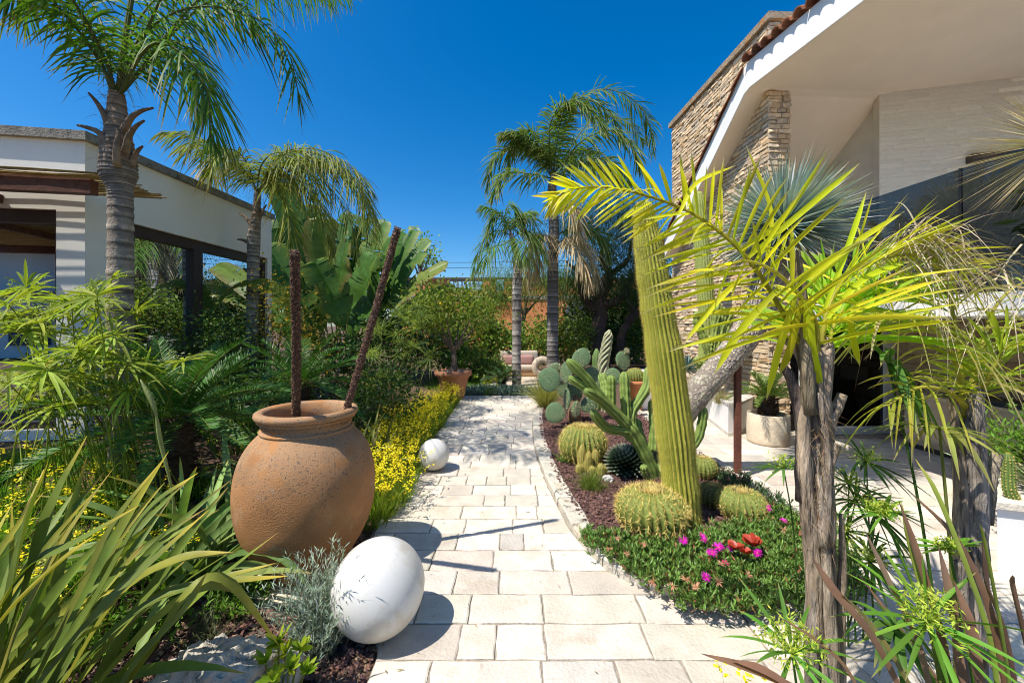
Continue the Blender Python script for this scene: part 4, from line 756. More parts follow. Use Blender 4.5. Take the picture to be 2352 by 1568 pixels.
# ================================================================ YELLOW FLOWER BEDS, SMALL SHRUBS
def bulbine(mb, mf, pts, hl, hf, nl=24, ns=4, leafc=(.13, .21, .03)):
    M = len(pts); i = np.repeat(np.arange(M), nl); B = pts[i] + np.c_[R.normal(0, .045, (M * nl, 2)), np.zeros(M * nl)]; D = np.c_[R.normal(.12, .38, M * nl), R.normal(-.05, .38, M * nl), np.ones(M * nl)]
    cc = vary(leafc, M * nl, .25); blades(mb, B, D, hl * R.uniform(.6, 1.2, M * nl), .009, R.uniform(.05, .35, M * nl), 3, None, 'strap', cc * .8, cc * 1.2)
    i = np.repeat(np.arange(M), ns); K = M * ns; B = pts[i] + np.c_[R.normal(0, .05, (K, 2)), np.zeros(K)]; D = nrm(np.c_[R.normal(.14, .25, K), R.normal(-.04, .22, K), np.ones(K)]); H = hf * R.uniform(.75, 1.2, K)
    blades(mb, B, D, H, .005, .04, 3, None, 'needle', vary((.2, .2, .05), K))
    nf = 10; f = R.uniform(.84, 1.0, (K, nf)); C_ = (B[:, None] + D[:, None] * (H[:, None] * f)[..., None]).reshape(-1, 3); Q = K * nf; out = rnd_dirs(Q, -.2, .5); C_ = C_ + out * R.uniform(.004, .016, (Q, 1)) - UP * .03 * hf
    blades(mf, C_, out, .024, .015, .1, 2, None, 'oval', vary((.86, .72, .02), Q, .1, .03))
def patch(label, poly, n, hl, hf, ns=4, nl=24, **k):
    p = scatter(poly, n); pts = np.c_[p, gz(p[:, 0], p[:, 1]) - .03]; a, f = MB(), MB(); bulbine(a, f, pts, hl, hf, nl, ns, **k)
    t = thing('yellow_flower_bed', label, 'flower bed', (*np.mean(poly, 0), float(gz(np.mean(poly, 0)[0], 0)) - .03), 'beds of yellow flowers'); obj('foliage', a, 'leaf', t, kind='stuff'); obj('flowers', f, 'petal', t, kind='stuff')
patch('long bed of yellow flower spikes lining the path past the jar', [(-1.38, 3.75), (-1.22, 4.4), (-1.27, 5.25), (-1.42, 6.0), (-1.44, 10.6), (-1.9, 10.6), (-2.35, 8), (-2.3, 5), (-1.75, 4.0)], 400, .33, .52, ns=4, nl=34, leafc=(.19, .28, .03))
patch('patch of yellow flowers behind the near flax', [(-6.0, 3.3), (-4.2, 2.2), (-2.5, 2.2), (-2.6, 3.4), (-3.2, 4.6), (-5.8, 5.2)], 230, .32, .46, ns=2, nl=40, leafc=(.15, .28, .03))
patch('yellow flowers beside the terracotta tree pot', [(-.9, 11.4), (-.4, 11.5), (-.5, 12), (-1.0, 12)], 10, .3, .5)
fl = MB(); ff_ = MB(); p = np.array([[X, Y] for X, Y in zip(R.uniform(.75, 1.25, 4), R.uniform(1.45, 1.7, 4))]); bulbine(fl, ff_, np.c_[p, np.full(4, .012)], .3, .6, 8, 3, leafc=(.14, .2, .04))
t = thing('bulbine_stems', 'thin stems with sparse yellow flowers at the bottom edge', 'plant', (1.3, 1.7, .012)); obj('stems', fl, 'leaf', t, kind='stuff'); obj('flowers', ff_, 'petal', t, kind='stuff')
def twiggy(name, label, cat, base, radius, ns, h, leaf, nl, col, mat='leaf', group=None, w_=.006, open_=.6, stemc=(.2, .2, .13), prof='lance', from_=.2, flat=1.):
    t = thing(name, label, cat, base, group); base = np.asarray(base, float); D = nrm(np.c_[R.normal(0, open_, (ns, 2)), np.ones(ns) * flat]); H = h * R.uniform(.6, 1.15, ns); B = base + np.c_[R.normal(0, radius * .35, (ns, 2)), np.zeros(ns)]
    m = MB(); blades(m, B, D, H, .005, R.uniform(-.1, .12, ns), 5, None, 'needle', vary(stemc, ns)); obj('stem', m, 'dry', t, kind='stuff')
    f = R.uniform(from_, 1, (ns, nl)); i = np.repeat(np.arange(ns), nl); C_ = (B[:, None] + D[:, None] * (H[:, None] * f)[..., None]).reshape(-1, 3); Q = ns * nl; d = nrm(rnd_dirs(Q, -.1, .7) + D[i] * .9); c = vary(col, Q, .2) * (1 + R.normal(0, .15, (ns, 1)))[i].clip(.6, 1.4)
    m = MB(); blades(m, C_, d, leaf * R.uniform(.6, 1.25, Q), w_, .12, 2, None, prof, c); obj('foliage', m, mat, t, kind='stuff'); return t
twiggy('lavender', 'grey-green lavender bush hugging the large white ball', 'lavender', (-1.19, 2.47, -.03), .17, 230, .56, .045, 26, (.27, .34, .25), 'blue_leaf', open_=.36, w_=.0055)
tw = thing('pittosporum', 'small bright lime green shrub by the bottom rock', 'shrub', (-1.17, 2.0, -.03))
for x, y, Y, r in ((640, 1475, 2.0, .075), (690, 1490, 2.02, .07), (610, 1520, 1.95, .065), (665, 1535, 1.92, .075), (700, 1545, 1.95, .065), (625, 1560, 1.9, .07), (655, 1500, 2.06, .07)):
    c = P(x, y, Y); m = MB(); tube(m, catmull([(-1.17, 2.0, -.03), (c[0] * .5 - .585, Y * .5 + 1.0, c[2] * .4), c], 6), .005, 5, (.2, .22, .06), cap=False)
    n = 13; d = nrm(np.c_[R.normal(0, .7, (n, 2)), np.full(n, .75)]); blades(m, np.repeat([c], n, 0), d, r * R.uniform(.8, 1.3, n), .026, .1, 5, None, 'oval', vary((.26, .36, .03), n, .12), fold=.12); obj('leaf_whorl', m, 'lime_leaf', tw)
twiggy('weed', 'low yellowish weed on the gravel beside the lavender', 'weed', (-1.45, 2.32, -.02), .10, 26, .09, .018, 10, (.32, .34, .03), w_=.013, open_=1.2, prof='oval')
twiggy('weed', 'dark thin weed below the green flax', 'weed', (-1.95, 2.55, -.02), .14, 40, .2, .03, 12, (.10, .12, .05), open_=.8)
twiggy('weed', 'small spiky green seedling in the near gravel', 'weed', (-1.75, 2.12, -.02), .05, 14, .16, .07, 8, (.14, .22, .05), w_=.01, open_=.7)
for x, y, Y, lab, h in ((560, 1180, 2.9, 'low green herb between flax and jar', .2), (330, 1180, 2.6, 'leafy green herb among the yellow flowers', .3)):
    c = P(x, y, Y); twiggy('herb', lab, 'herb', (c[0], Y, float(gz(c[0], 0)) - .03), .25, 90, h, .05, 10, (.12, .24, .03), w_=.016, open_=.9, prof='oval')

# ================================================================ CACTI
def spines_on(mb, pts, r, ribs, step, L, col, per=3, wd=.0034, lift=.5, tw_=0., dot=0.):
    T, U, W = frames(pts); s = np.concatenate([[0], np.cumsum(np.linalg.norm(np.diff(pts, axis=0), axis=1))]); k = int(s[-1] / step); ss = np.linspace(0, s[-1] * .995, k); i = np.clip(np.searchsorted(s, ss) - 1, 0, len(pts) - 2); f = ((ss - s[i]) / (s[i + 1] - s[i] + 1e-9))[:, None]
    a = ((2 * np.arange(ribs) + 1) * math.pi / ribs)[None, :, None] + (tw_ * (i + f[:, 0]))[:, None, None]; p = pts[i] * (1 - f) + pts[i + 1] * f; rr = np.interp(ss, s, r)[:, None, None]; n = np.cos(a) * U[i][:, None] + np.sin(a) * W[i][:, None]
    B = (p[:, None] + n * rr).reshape(-1, 3); N = np.broadcast_to(n, n.shape).reshape(-1, 3)
    if dot: stones(mb, B, dot, [np.asarray(col) * 1.15], 1.)
    for _ in range(per): d = nrm(N * lift + R.normal(0, .55, N.shape)); blades(mb, B, d, L * R.uniform(.6, 1.3, len(B)), wd, 0, 1, None, 'needle', vary(col, len(B), .12))
def column(name, label, ptsr, ribs, rd, c, cv, base, step=.022, L=.018, per=4, sc_=(.62, .5, .16), group='column cacti', n=60, bump=.0):
    t = thing(name, label, 'cactus', base, group); p = catmull(np.array([q for q, _ in ptsr]), n); u = np.linspace(0, 1, n); r = np.interp(u, np.linspace(0, 1, len(ptsr)), [q for _, q in ptsr]) * (1 + bump * np.sin(u * 47 + 3 * np.sin(u * 9))); r[-3:] = r[-4] * np.array([.88, .66, .3])
    m = MB(); tube(m, p, r, c=c, ribs=ribs, rd=rd, cv=cv); obj('body', m, 'cactus', t); m = MB(); spines_on(m, p, r, ribs, step, L, sc_, per, dot=.0055, wd=.0026); obj('spines', m, 'spine', t, kind='stuff'); return t
YC = 3.98
column('column_cactus', 'tall thick yellow-green column cactus leaning left in the bed', [(P(1572, 1215, YC), .165), (P(1562, 1110, YC), .168), (P(1550, 1000, YC), .175), (P(1540, 920, YC), .18), (P(1524, 800, YC), .17), (P(1508, 700, YC), .155), (P(1492, 590, YC), .142), (P(1480, 500, YC), .108), (P(1477, 462, YC), .065)],
       24, .15, (.38, .38, .05), (.13, .17, .025), (*P(1572, 1215, YC)[:2], .06), n=110, bump=.034, per=5, L=.03)
column('column_cactus', 'pale column cactus standing against the stone wall', [((4.05, 8.4, .5), .165), (P(1625, 760, 8.4), .17), (P(1618, 640, 8.4), .165), (P(1610, 540, 8.4), .155), (P(1605, 470, 8.4), .14), (P(1603, 440, 8.4), .08)], 18, .09, (.34, .38, .10), (.2, .26, .07), (4.05, 8.4, .5), step=.05, L=.02, per=2)
def barrel(label, X, Y, r, hz, base=.062, ribs=27, spc=(.72, .56, .2), c=(.17, .21, .045), L=.055, dens=20, wool=True):
    t = thing('barrel_cactus', label, 'cactus', (X, Y, base), 'golden barrel cacti'); th = np.linspace(-math.pi / 2 * .8, math.pi / 2, 24); pr = np.stack([np.cos(th) ** .8 * r + .001, np.sin(th) * hz], 1); pr[:, 1] -= pr[0, 1]; dip = np.exp(-(pr[:, 0] / (r * .28)) ** 2) * hz * .14; pr[:, 1] -= dip
    m = MB(); lathe(m, pr, org=(X, Y, base - .01), c=c, ribs=ribs, rd=.17); obj('body', m, 'cactus', t)
    u = np.linspace(.06, .965, dens); k = u * 23; i = k.astype(int); f = (k - i)[:, None]; q = pr[i] * (1 - f) + pr[np.minimum(i + 1, 23)] * f; a = (2 * np.arange(ribs) + 1) * math.pi / ribs
    B = np.stack([q[:, 0, None] * np.cos(a), q[:, 0, None] * np.sin(a), np.broadcast_to(q[:, 1, None], (dens, ribs))], -1).reshape(-1, 3); cz = pr[:, 1].max() * .42; N = nrm(B / np.array([r, r, hz]) - np.array([0, 0, cz / hz])); B = B + np.array([X, Y, base - .01]); m = MB(); sL = r / .34
    for _ in range(7): d = nrm(N * .45 + R.normal(0, .6, N.shape)); blades(m, B, d, L * sL * R.uniform(.6, 1.3, len(B)), .0052 * sL + .001, 0, 1, None, 'needle', vary(spc, len(B), .14))
    n = 500; rr = r * .36 * np.sqrt(R.random(n)); aa = R.uniform(0, 6.28, n); B = np.c_[X + rr * np.cos(aa), Y + rr * np.sin(aa), np.full(n, base - .02 + pr[:, 1].max())]; ring = (rr > r * .22)
    blades(m, B, nrm(np.c_[np.cos(aa) * .3, np.sin(aa) * .3, np.ones(n)] + R.normal(0, .4, (n, 3))), .045 * sL, .006, 0, 1, None, 'needle', np.where(ring[:, None] & (R.random(n) < .6)[:, None], (.2, .13, .07), vary((.78, .66, .36), n, .1))); obj('spines', m, 'spine', t, kind='stuff')
barrel('large golden barrel cactus at the front of the bed', 1.325, 3.80, .325, .205)
barrel('golden barrel cactus beside the agave and the kerb', 1.02, 5.72, .335, .27)
barrel('small golden barrel cactus right of the tall column', 2.44, 5.12, .18, .14, dens=11, ribs=22)
barrel('flattened golden barrel cactus among the ice plant', 2.33, 4.05, .235, .145, dens=12, ribs=24)
barrel('dark little barrel cactus left of the flattened golden one', 2.17, 4.33, .17, .12, dens=11, ribs=22, spc=(.42, .28, .08), c=(.10, .11, .03))
cc = thing('clustered_cactus', 'cluster of small woolly yellow finger cacti', 'cactus', (1.10, 5.3, .06)); 
for x, y, h, r in ((1337, 1048, .34, .055), (1352, 1050, .27, .05), (1367, 1052, .27, .055), (1345, 1068, .16, .05), (1380, 1065, .14, .05), (1330, 1070, .12, .045), (1392, 1072, .10, .04), (1360, 1080, .10, .05)):
    g = P(x, y, 5.3 + R.uniform(-.1, .15)); p = np.array([[g[0], g[1], .06 + h * k] for k in np.linspace(0, 1, 12)]); rr = r * np.array([.8, .95, 1, 1, 1, 1, 1, .97, .92, .8, .55, .15]); m = MB(); tube(m, p, rr, c=(.30, .27, .07), ribs=14, rd=.08); spines_on(m, p, rr, 14, .014, .02, (.66, .5, .14), 3, .003); obj('stem', m, 'cactus', cc)
# branching ribbed cactus
mc = thing('branching_cactus', 'blue-green branching ribbed cactus with many upright arms', 'cactus', (*P(1508, 1108, 5.1)[:2], .06)); K = lambda x, y: (1138 + .25026 * x, 769 + .25026 * y)
arms = [([(1508, 1112), (1490, 1060), (1462, 1005), (1440, 972)], .085, 5.1, 5.0), ([(1442, 975), (1388, 921), (1345, 868), (1303, 826)], .066, 5.0, 4.75), ([(1372, 905), (1345, 890), (1306, 866)], .055, 4.9, 4.8), ([(1440, 978), (1400, 938), (1370, 912), (1343, 897)], .06, 5.0, 4.6), ([(1440, 990), (1400, 985), (1378, 968), (1361, 944)], .06, 5.0, 4.7),
        ([(1388, 921), (1390, 890), (1381, 857)], .06, 5.0, 5.2), ([(1404, 940), (1404, 900), (1404, 861)], .06, 5.0, 5.0), ([(1440, 972), (1436, 910), (1434, 853)], .068, 5.1, 5.2), ([(1450, 985), (1452, 945), (1484, 892), (1490, 842)], .066, 5.1, 5.3), ([(1500, 1035), (1502, 975), (1498, 916)], .066, 5.2, 5.3), ([(1492, 1050), (1470, 1000), (1462, 962)], .06, 5.2, 5.4), ([(1570, 1040), (1600, 1010), (1612, 970), (1615, 932)], .062, 5.3, 5.3),
        ([(1508, 1100), (1540, 1070), (1572, 1040)], .062, 5.1, 5.3), ([(1470, 1020), (1440, 1000), (1422, 975)], .05, 5.2, 5.4), ([(1505, 1090), (1520, 1040), (1522, 990)], .06, 5.2, 5.4), ([(1492, 1100), (1482, 1085), (1478, 1068)], .05, 4.95, 4.9)]
for pp, r, ya, yb in arms:
    p = catmull([P(x, y, ya + (yb - ya) * k / (len(pp) - 1)) for k, (x, y) in enumerate(pp)], 26); rr = r * (1 + .06 * np.sin(np.arange(26) * 1.3)); rr[-3:] = r * np.array([.92, .72, .35]); m = MB(); tube(m, p, rr, c=(.22, .30, .065), ribs=7, rd=.34, cv=(.12, .2, .05)); spines_on(m, p, rr, 7, .045, .022, (.25, .2, .14), 2, .0025); obj('arm', m, 'cactus', mc)
# prickly pear
op = thing('prickly_pear', 'prickly pear with big round blue-green pads', 'cactus', (1.27, 8.0, .06))
def pad(mb, c, w_, h, ax_n, roll, col):
    th = np.linspace(0, math.pi, 15); ph = np.arange(24) * math.pi / 12; n = nrm(np.asarray(ax_n, float)); u = nrm(np.cross(UP, n)); v = np.cross(n, u); u, v = u * math.cos(roll) + v * math.sin(roll), v * math.cos(roll) - u * math.sin(roll)
    a = np.stack([np.sin(th)[:, None] * np.cos(ph), np.sin(th)[:, None] * np.sin(ph), -np.cos(th)[:, None] * np.ones_like(ph)], -1); egg = 1 + .12 * a[..., 2]; p = np.asarray(c) + (a[..., 0] * w_ / 2 * egg)[..., None] * u + (a[..., 2] * h / 2)[..., None] * v + (a[..., 1] * .032)[..., None] * n
    i = np.arange(14)[:, None]; j = np.arange(24)[None]; jn = (j + 1) % 24; mb.add(p.reshape(-1, 3), np.stack(np.broadcast_arrays(i * 24 + j, i * 24 + jn, (i + 1) * 24 + jn, (i + 1) * 24 + j), -1).reshape(-1, 4), c=col)
    g_ = [(x, y) for x in np.arange(-.9, .95, .22) for y in np.arange(-.9, .95, .2) if x * x + y * y < .92]; g_ = np.array(g_) + R.normal(0, .03, (len(g_), 2)); zz = np.sqrt(np.clip(1 - (g_ ** 2).sum(1), 0, 1)) * .032
    for s in (-1, 1):
        B = np.asarray(c) + (g_[:, 0] * w_ / 2)[:, None] * u + (g_[:, 1] * h / 2)[:, None] * v + s * (zz + .002)[:, None] * n
        stones(mb, B, .009, [(.55, .5, .3)], 1.)
        for _ in range(3): blades(mb, B, nrm(n * s * .5 + R.normal(0, .5, B.shape)), .03, .006, 0, 1, None, 'needle', vary((.62, .56, .36), len(B), .1))
    e = np.linspace(0, 2 * math.pi, 40); B = np.asarray(c) + (np.sin(e) * w_ / 2)[:, None] * u + (np.cos(e) * h / 2)[:, None] * v; D = np.sin(e)[:, None] * u + np.cos(e)[:, None] * v; blades(mb, B, nrm(D + R.normal(0, .35, D.shape)), .035, .0035, 0, 1, None, 'needle', vary((.6, .5, .25), 40, .1))
for cx, cy, w_, h, n, ro, Y, sh in ((495, 412, 200, 222, (-.1, -1, .15), .1, 7.6, 1), (545, 305, 115, 100, (-.2, -1, .1), .4, 8.1, .95), (650, 345, 150, 195, (-.75, -.6, .1), .1, 7.9, .9), (790, 215, 195, 165, (-.2, -1, .1), .9, 7.9, 1.05), (885, 370, 135, 165, (.1, -1, .2), -.2, 8.0, 1), (550, 715, 190, 182, (-.15, -1, .2), 1.3, 7.5, .95), (655, 590, 150, 205, (-.95, -.25, 0), 0, 7.7, .9), (740, 680, 100, 145, (.45, -.9, .1), -.2, 7.6, 1.1), (730, 540, 145, 190, (.2, -1, 0), .1, 8.1, .9), (860, 640, 170, 150, (.1, -1, .3), .8, 8.0, .85), (630, 500, 130, 170, (-.2, -1, .1), .3, 8.15, .85), (1170, 235, 142, 172, (.25, -1, .1), .2, 8.3, 1.1), (1080, 385, 140, 165, (-.3, -1, .1), .2, 8.4, 1), (1205, 150, 45, 60, (.2, -1, 0), .5, 8.3, 1.1), (760, 460, 150, 180, (.1, -1, .1), .0, 8.25, .9), (950, 500, 150, 190, (0, -1, .1), .3, 8.3, .9)):
    c = P(*K(cx, cy), Y); m = MB(); pad(m, c, w_ * .25026 * Y / F, h * .25026 * Y / F, n, ro, np.array((.10, .185, .085)) * sh); obj('pad', m, 'cactus', op)
m = MB(); tube(m, catmull([(1.27, 8.0, .04), (1.25, 8.0, .3), P(*K(730, 640), 8.05), P(*K(740, 560), 8.1)], 10), np.linspace(.15, .06, 10), 10, (.22, .12, .07), jit=.05); obj('trunk', m, 'trunk', op)
tc_ = thing('spiral_cactus', 'spiral cactus with pale twisted ribs behind the prickly pear', 'cactus', (2.12, 8.9, .06)); p = catmull([(2.12, 8.9, .06), P(1385, 850, 8.9), P(1392, 800, 8.9), P(1400, 757, 8.9)], 60); rr = np.interp(np.arange(60), [0, 40, 54, 59], [.13, .125, .10, .02]); m = MB(); tube(m, p, rr, c=(.45, .43, .26), ribs=7, rd=.38, cv=(.13, .19, .09), twist=.14); obj('body', m, 'cactus', tc_)
tc_ = thing('spiral_cactus', 'small plain column behind the spiral cactus', 'cactus', (2.0, 9.2, .06)); p = catmull([(2.0, 9.2, .06), (1.98, 9.2, .6), P(1370, 800, 9.2)], 20); m = MB(); rr = np.full(20, .11); rr[-2:] = .07, .02; tube(m, p, rr, c=(.13, .2, .06), ribs=9, rd=.2); obj('body', m, 'cactus', tc_)
# monstrose cactus by the wall
mo = thing('knobbly_cactus', 'knobbly pale green cactus beside the wall column', 'cactus', (4.15, 8.05, .5))
for pp in ([(1640, 850), (1622, 790), (1603, 745), (1600, 715)], [(1640, 850), (1640, 790), (1645, 730), (1650, 690)], [(1645, 850), (1662, 790), (1668, 750), (1680, 715)], [(1640, 850), (1630, 800), (1628, 770)], [(1640, 860), (1610, 840), (1597, 820)], [(1650, 860), (1665, 820), (1668, 795)], [(1640, 850), (1655, 760), (1662, 705)], [(1645, 850), (1700, 800), (1705, 770)]):
    p = catmull([P(x, y, 8.0) for x, y in pp], 24); rr = .085 * (1 + .16 * np.sin(np.arange(24) * 1.9 + R.uniform(0, 6))); rr[-2:] = .06, .02; m = MB(); tube(m, p, rr, c=(.26, .32, .07), ribs=6, rd=.35, cv=(.15, .21, .06), jit=.05, twist=.09); obj('arm', m, 'cactus', mo)
# agave
def leafball(name, label, cat, c, r, n, L, W, col, edge, zmin=-.35, group=None, mat='succulent', prof='lance', droop=0., squash=.95):
    t = thing(name, label, cat, (c[0], c[1], .06), group); i = np.arange(n) + .5; z = 1 - (1 - zmin) * i / n; a = i * 2.39996; s = np.sqrt(1 - z * z); D = np.stack([s * np.cos(a), s * np.sin(a), z], 1)
    for k in range(n):
        m = MB(); d = D[k]; blades(m, [np.asarray(c) + d * r * .12 * np.array([1, 1, squash])], [d], [L * (.72 + .28 * s[k])], [W], droop, 4, [np.cross(d, UP + [.01, 0, 0])], prof, col, np.array(col) * 1.15, tip=edge, fold=.3, tipat=.8); obj('leaf', m, mat, t)
leafball('agave', 'dark green ball of an agave edged in white between barrel and branching cactus', 'agave', P(1438, 1062, 5.25), .28, 220, .27, .07, (.035, .085, .04), (.45, .46, .38), prof='sword')
leafball('agave', 'blue spiky agave in the white planter', 'agave', P(1575, 850, 8.9), .4, 60, .42, .05, (.12, .2, .2), (.2, .15, .1), zmin=-.1, mat='blue_leaf', prof='sword')
# grasses
def tuft(label, base, n, L, sp, c, droop=.5, w_=.005, group='grass tufts', plume=0):
    t = thing('grass_tuft', label, 'grass', base, group); D = np.c_[R.normal(0, sp, (n, 2)), np.ones(n)]; m = MB(); blades(m, np.asarray(base) + np.c_[R.normal(0, .05, (n, 2)), np.zeros(n)], D, L * R.uniform(.5, 1.15, n), w_, droop * R.uniform(.3, 1.5, n), 5, None, 'needle', vary(c, n, .25)); obj('blades', m, 'leaf', t, kind='stuff')
    if plume:
        D = nrm(np.c_[R.normal(-.3, sp, plume), R.normal(0, sp, plume), np.ones(plume)]); f = np.repeat(np.arange(plume), 14); u = R.uniform(.9, 1.2, len(f)); B = np.asarray(base) + D[f] * (L * u)[:, None] - UP * .5 * L * (u ** 2)[:, None] * .3; m = MB(); blades(m, B, nrm(D[f] + R.normal(0, .5, (len(f), 3))), .03, .004, 0, 1, None, 'needle', vary((.32, .2, .15), len(f))); obj('plumes', m, 'dry', t, kind='stuff')
tuft('fine green grass tuft by the kerb below the barrel cactus', (.94, 4.75, .06), 520, .42, .42, (.17, .23, .04), .55)
tuft('fountain grass with tan plumes where the kerb begins', (.80, 9.5, .0), 1300, 1.25, .36, (.33, .33, .1), .42, w_=.01, plume=50)
tuft('dry grass in the white planter', (4.05, 7.7, .5), 420, .6, .5, (.32, .28, .12), .5)
tuft('little grass tuft behind the left barrel cactus', (.85, 6.6, .06), 120, .25, .4, (.2, .24, .06), .4)
twiggy('succulent_weed', 'small bright green weed between kerb and barrel cactus', 'weed', (.78, 5.65, .06), .12, 60, .17, .03, 10, (.14, .26, .04), w_=.016, open_=1., prof='oval')
# red kalanchoe
ka = thing('kalanchoe', 'red paddle-leaved succulent in the ice plant', 'succulent', (2.08, 3.55, .06))
for x, y, n, r in ((1728, 1240, 13, .085), (1690, 1250, 10, .07), (1712, 1262, 8, .06)):
    c = P(x, y + 8, 1.76 * F / (y + 8 - HY)); 
    for k in range(n):
        az = k * 2.4; d = nrm(np.array([math.cos(az), math.sin(az) * .9 - .25, .45 + .5 * (k % 3) / 2])); m = MB(); blades(m, [c], [d], [r * R.uniform(.85, 1.2)], [r * .95], .1, 7, None, 'oval', vary((.28, .03, .018), 1, .25)[0], (.42, .06, .03), fold=.12); obj('leaf', m, 'succulent', ka)
# ice plant
ip = thing('ice_plant', 'spreading ice plant with magenta flowers at the front of the bed', 'ground cover', (1.7, 3.3, .06)); IP = [(.60, 3.62), (.80, 3.22), (1.0, 2.95), (1.15, 2.72), (1.55, 2.62), (2.1, 2.72), (2.5, 2.85), (2.75, 3.2), (2.85, 3.7), (2.75, 4.1), (2.45, 3.85), (2.05, 3.75), (1.6, 3.62), (1.2, 3.5), (.85, 3.65)]
n = 3200; p = scatter(IP, n); D = nrm(np.c_[R.normal(-.05, .75, n), R.normal(-.15, .75, n), R.uniform(.25, 1.0, n)]); hh = R.uniform(.02, .09, n); B = np.c_[p, .03 + hh]; L = R.uniform(.06, .13, n); m = MB(); blades(m, B, D, L, .006, .15, 2, None, 'needle', vary((.25, .12, .06), n))
nl = 9; i = np.repeat(np.arange(n), nl); f = R.uniform(.3, 1.0, n * nl); C_ = B[i] + D[i] * (L[i] * f)[:, None]; d = nrm(D[i] * .8 + rnd_dirs(n * nl, -.3, .8)); c = vary((.11, .2, .035), n * nl, .25); c[R.random(n * nl) < .05] = (.3, .09, .05); blades(m, C_, d, R.uniform(.028, .05, n * nl), .0105, -.15, 3, None, 'strap', c * .9, c * 1.3, fold=.35); obj('foliage', m, 'succulent', ip, kind='stuff')
n = 260; p = scatter([(2.35, 4.2), (2.9, 4.0), (2.95, 5.0), (2.6, 5.2)], n); D = nrm(np.c_[R.normal(0, .6, (n, 2)), np.ones(n)]); i = np.repeat(np.arange(n), 8); m = MB(); C_ = np.c_[p, np.full(n, .07)][i] + D[i] * R.uniform(.0, .12, n * 8)[:, None]; blades(m, C_, nrm(D[i] + rnd_dirs(n * 8, -.2, .6)), .045, .011, -.1, 3, None, 'strap', vary((.06, .11, .04), n * 8), fold=.35); obj('foliage', m, 'succulent', ip, kind='stuff')
def daisy(x, y, Y, r, col, np_=46, cc=(.75, .6, .2), up=(-.15, -.45, 1)):
    c = P(x, y, 1.775 * F / (y - HY)); ax = nrm(np.array(up) + R.normal(0, .25, 3)); u = nrm(np.cross(ax, [1., .2, 0])); v = np.cross(ax, u); a = R.uniform(0, 6.28, np_); m = MB(); lift = R.uniform(.05, .7, np_)[:, None]; D = np.cos(a)[:, None] * u + np.sin(a)[:, None] * v + ax * lift
    blades(m, np.repeat([c], np_, 0), D, r * R.uniform(.75, 1.1, np_), r * .16, .1, 2, None, 'lance', vary(col, np_, .15)); q = 16; blades(m, c + R.normal(0, r * .1, (q, 3)), nrm(ax + R.normal(0, .4, (q, 3))), r * .3, r * .1, 0, 1, None, 'needle', vary(cc, q)); tube(m, [c - ax * .06, c], .005, 5, (.2, .22, .06)); obj('flower', m, 'petal', ip)
MG = (.72, .02, .55)
for x, y, Y, r in ((1570, 1240, 3.55, .045), (1617, 1238, 3.6, .035), (1651, 1257, 3.4, .052), (1636, 1270, 3.35, .052), (1741, 1270, 3.35, .042), (1622, 1324, 3.1, .04), (1680, 1257, 3.42, .04), (1766, 1166, 4.0, .04), (1800, 1195, 3.8, .035), (1612, 1228, 3.62, .03)): daisy(x, y, Y, r, MG)
for x, y, Y, r in ((1420, 1235, 3.7, .035), (1400, 1260, 3.5, .035), (1500, 1335, 3.1, .04), (1575, 1330, 3.1, .045), (1600, 1348, 3.05, .045), (1650, 1335, 3.1, .042), (1545, 1345, 3.05, .04), (1480, 1250, 3.55, .035), (1655, 1295, 3.25, .035), (1720, 1320, 3.1, .035), (1800, 1215, 3.7, .04), (1440, 1270, 3.45, .03)): daisy(x, y, Y, r, (.58, .3, .2), 18, (.5, .3, .15))
daisy(1665, 1292, 3.25, .035, (.7, .05, .2), 20)
# ================================================================ YUCCA, ITS PROP, PLANTER AND POTS
yu = thing('yucca', 'leaning yucca with scaly trunk and blue-grey spiky head', 'yucca', (1.98, 5.6, .06)); tp = catmull([(1.98, 5.6, .05), P(1545, 985, 5.5), P(1600, 905, 5.35), P(1690, 800, 5.2), P(1740, 715, 5.12), P(1775, 620, 5.05), P(1795, 545, 5.0)], 60); tr = np.interp(np.linspace(0, 1, 60), [0, .25, .5, .75, 1], [.19, .175, .18, .205, .16])
m = MB(); tube(m, tp, tr * .97, 22, (.34, .29, .23), jit=.02); T, U, W = frames(tp); n = 5200; i = R.integers(0, 59, n); f = R.random((n, 1)); an = R.uniform(0, 6.283, (n, 1)); nn = np.cos(an) * U[i] + np.sin(an) * W[i]; B = tp[i] * (1 - f) + tp[i + 1] * f + nn * (tr[i] * .95)[:, None]
blades(m, B, -T[i] * .95 + nn * .16, R.uniform(.04, .06, n), .03, -.0, 2, np.cross(T[i], nn), 'oval', vary((.56, .48, .38), n, .22)); obj('trunk', m, 'fibre', yu)
hc = P(1800, 520, 5.0); n = 1250; D = rnd_dirs(n, -.6, 1.); D[:, 2] += .0; cols = vary((.36, .46, .44), n, .16); m = MB(); blades(m, hc + D * .06, D, R.uniform(.72, .98, n), .021, R.uniform(-.02, .1, n), 3, None, 'strap', cols * .9, cols * 1.1, tip=(.4, .35, .2), tipat=.93); obj('leaf_head', m, 'blue_leaf', yu, kind='stuff')
n = 420; D = rnd_dirs(n, -.98, -.35); m = MB(); blades(m, hc + D * .1, D, R.uniform(.4, .7, n), .015, R.uniform(0, .2, n), 3, None, 'strap', vary((.34, .32, .22), n)); obj('dry_skirt', m, 'dry', yu, kind='stuff')
g = G(1694, 1097); po = thing('prop_post', 'rusty steel prop post holding up the leaning yucca', 'post', (g[0], g[1], 0)); ct = P(1698, 826, 5.24); RU = (.15, .055, .035)
m = MB(); box(m, (g[0] - .034, g[1] - .034, .011), (g[0] + .034, g[1] + .034, ct[2]), RU); obj('shaft', m, 'rust', po, smooth=False)
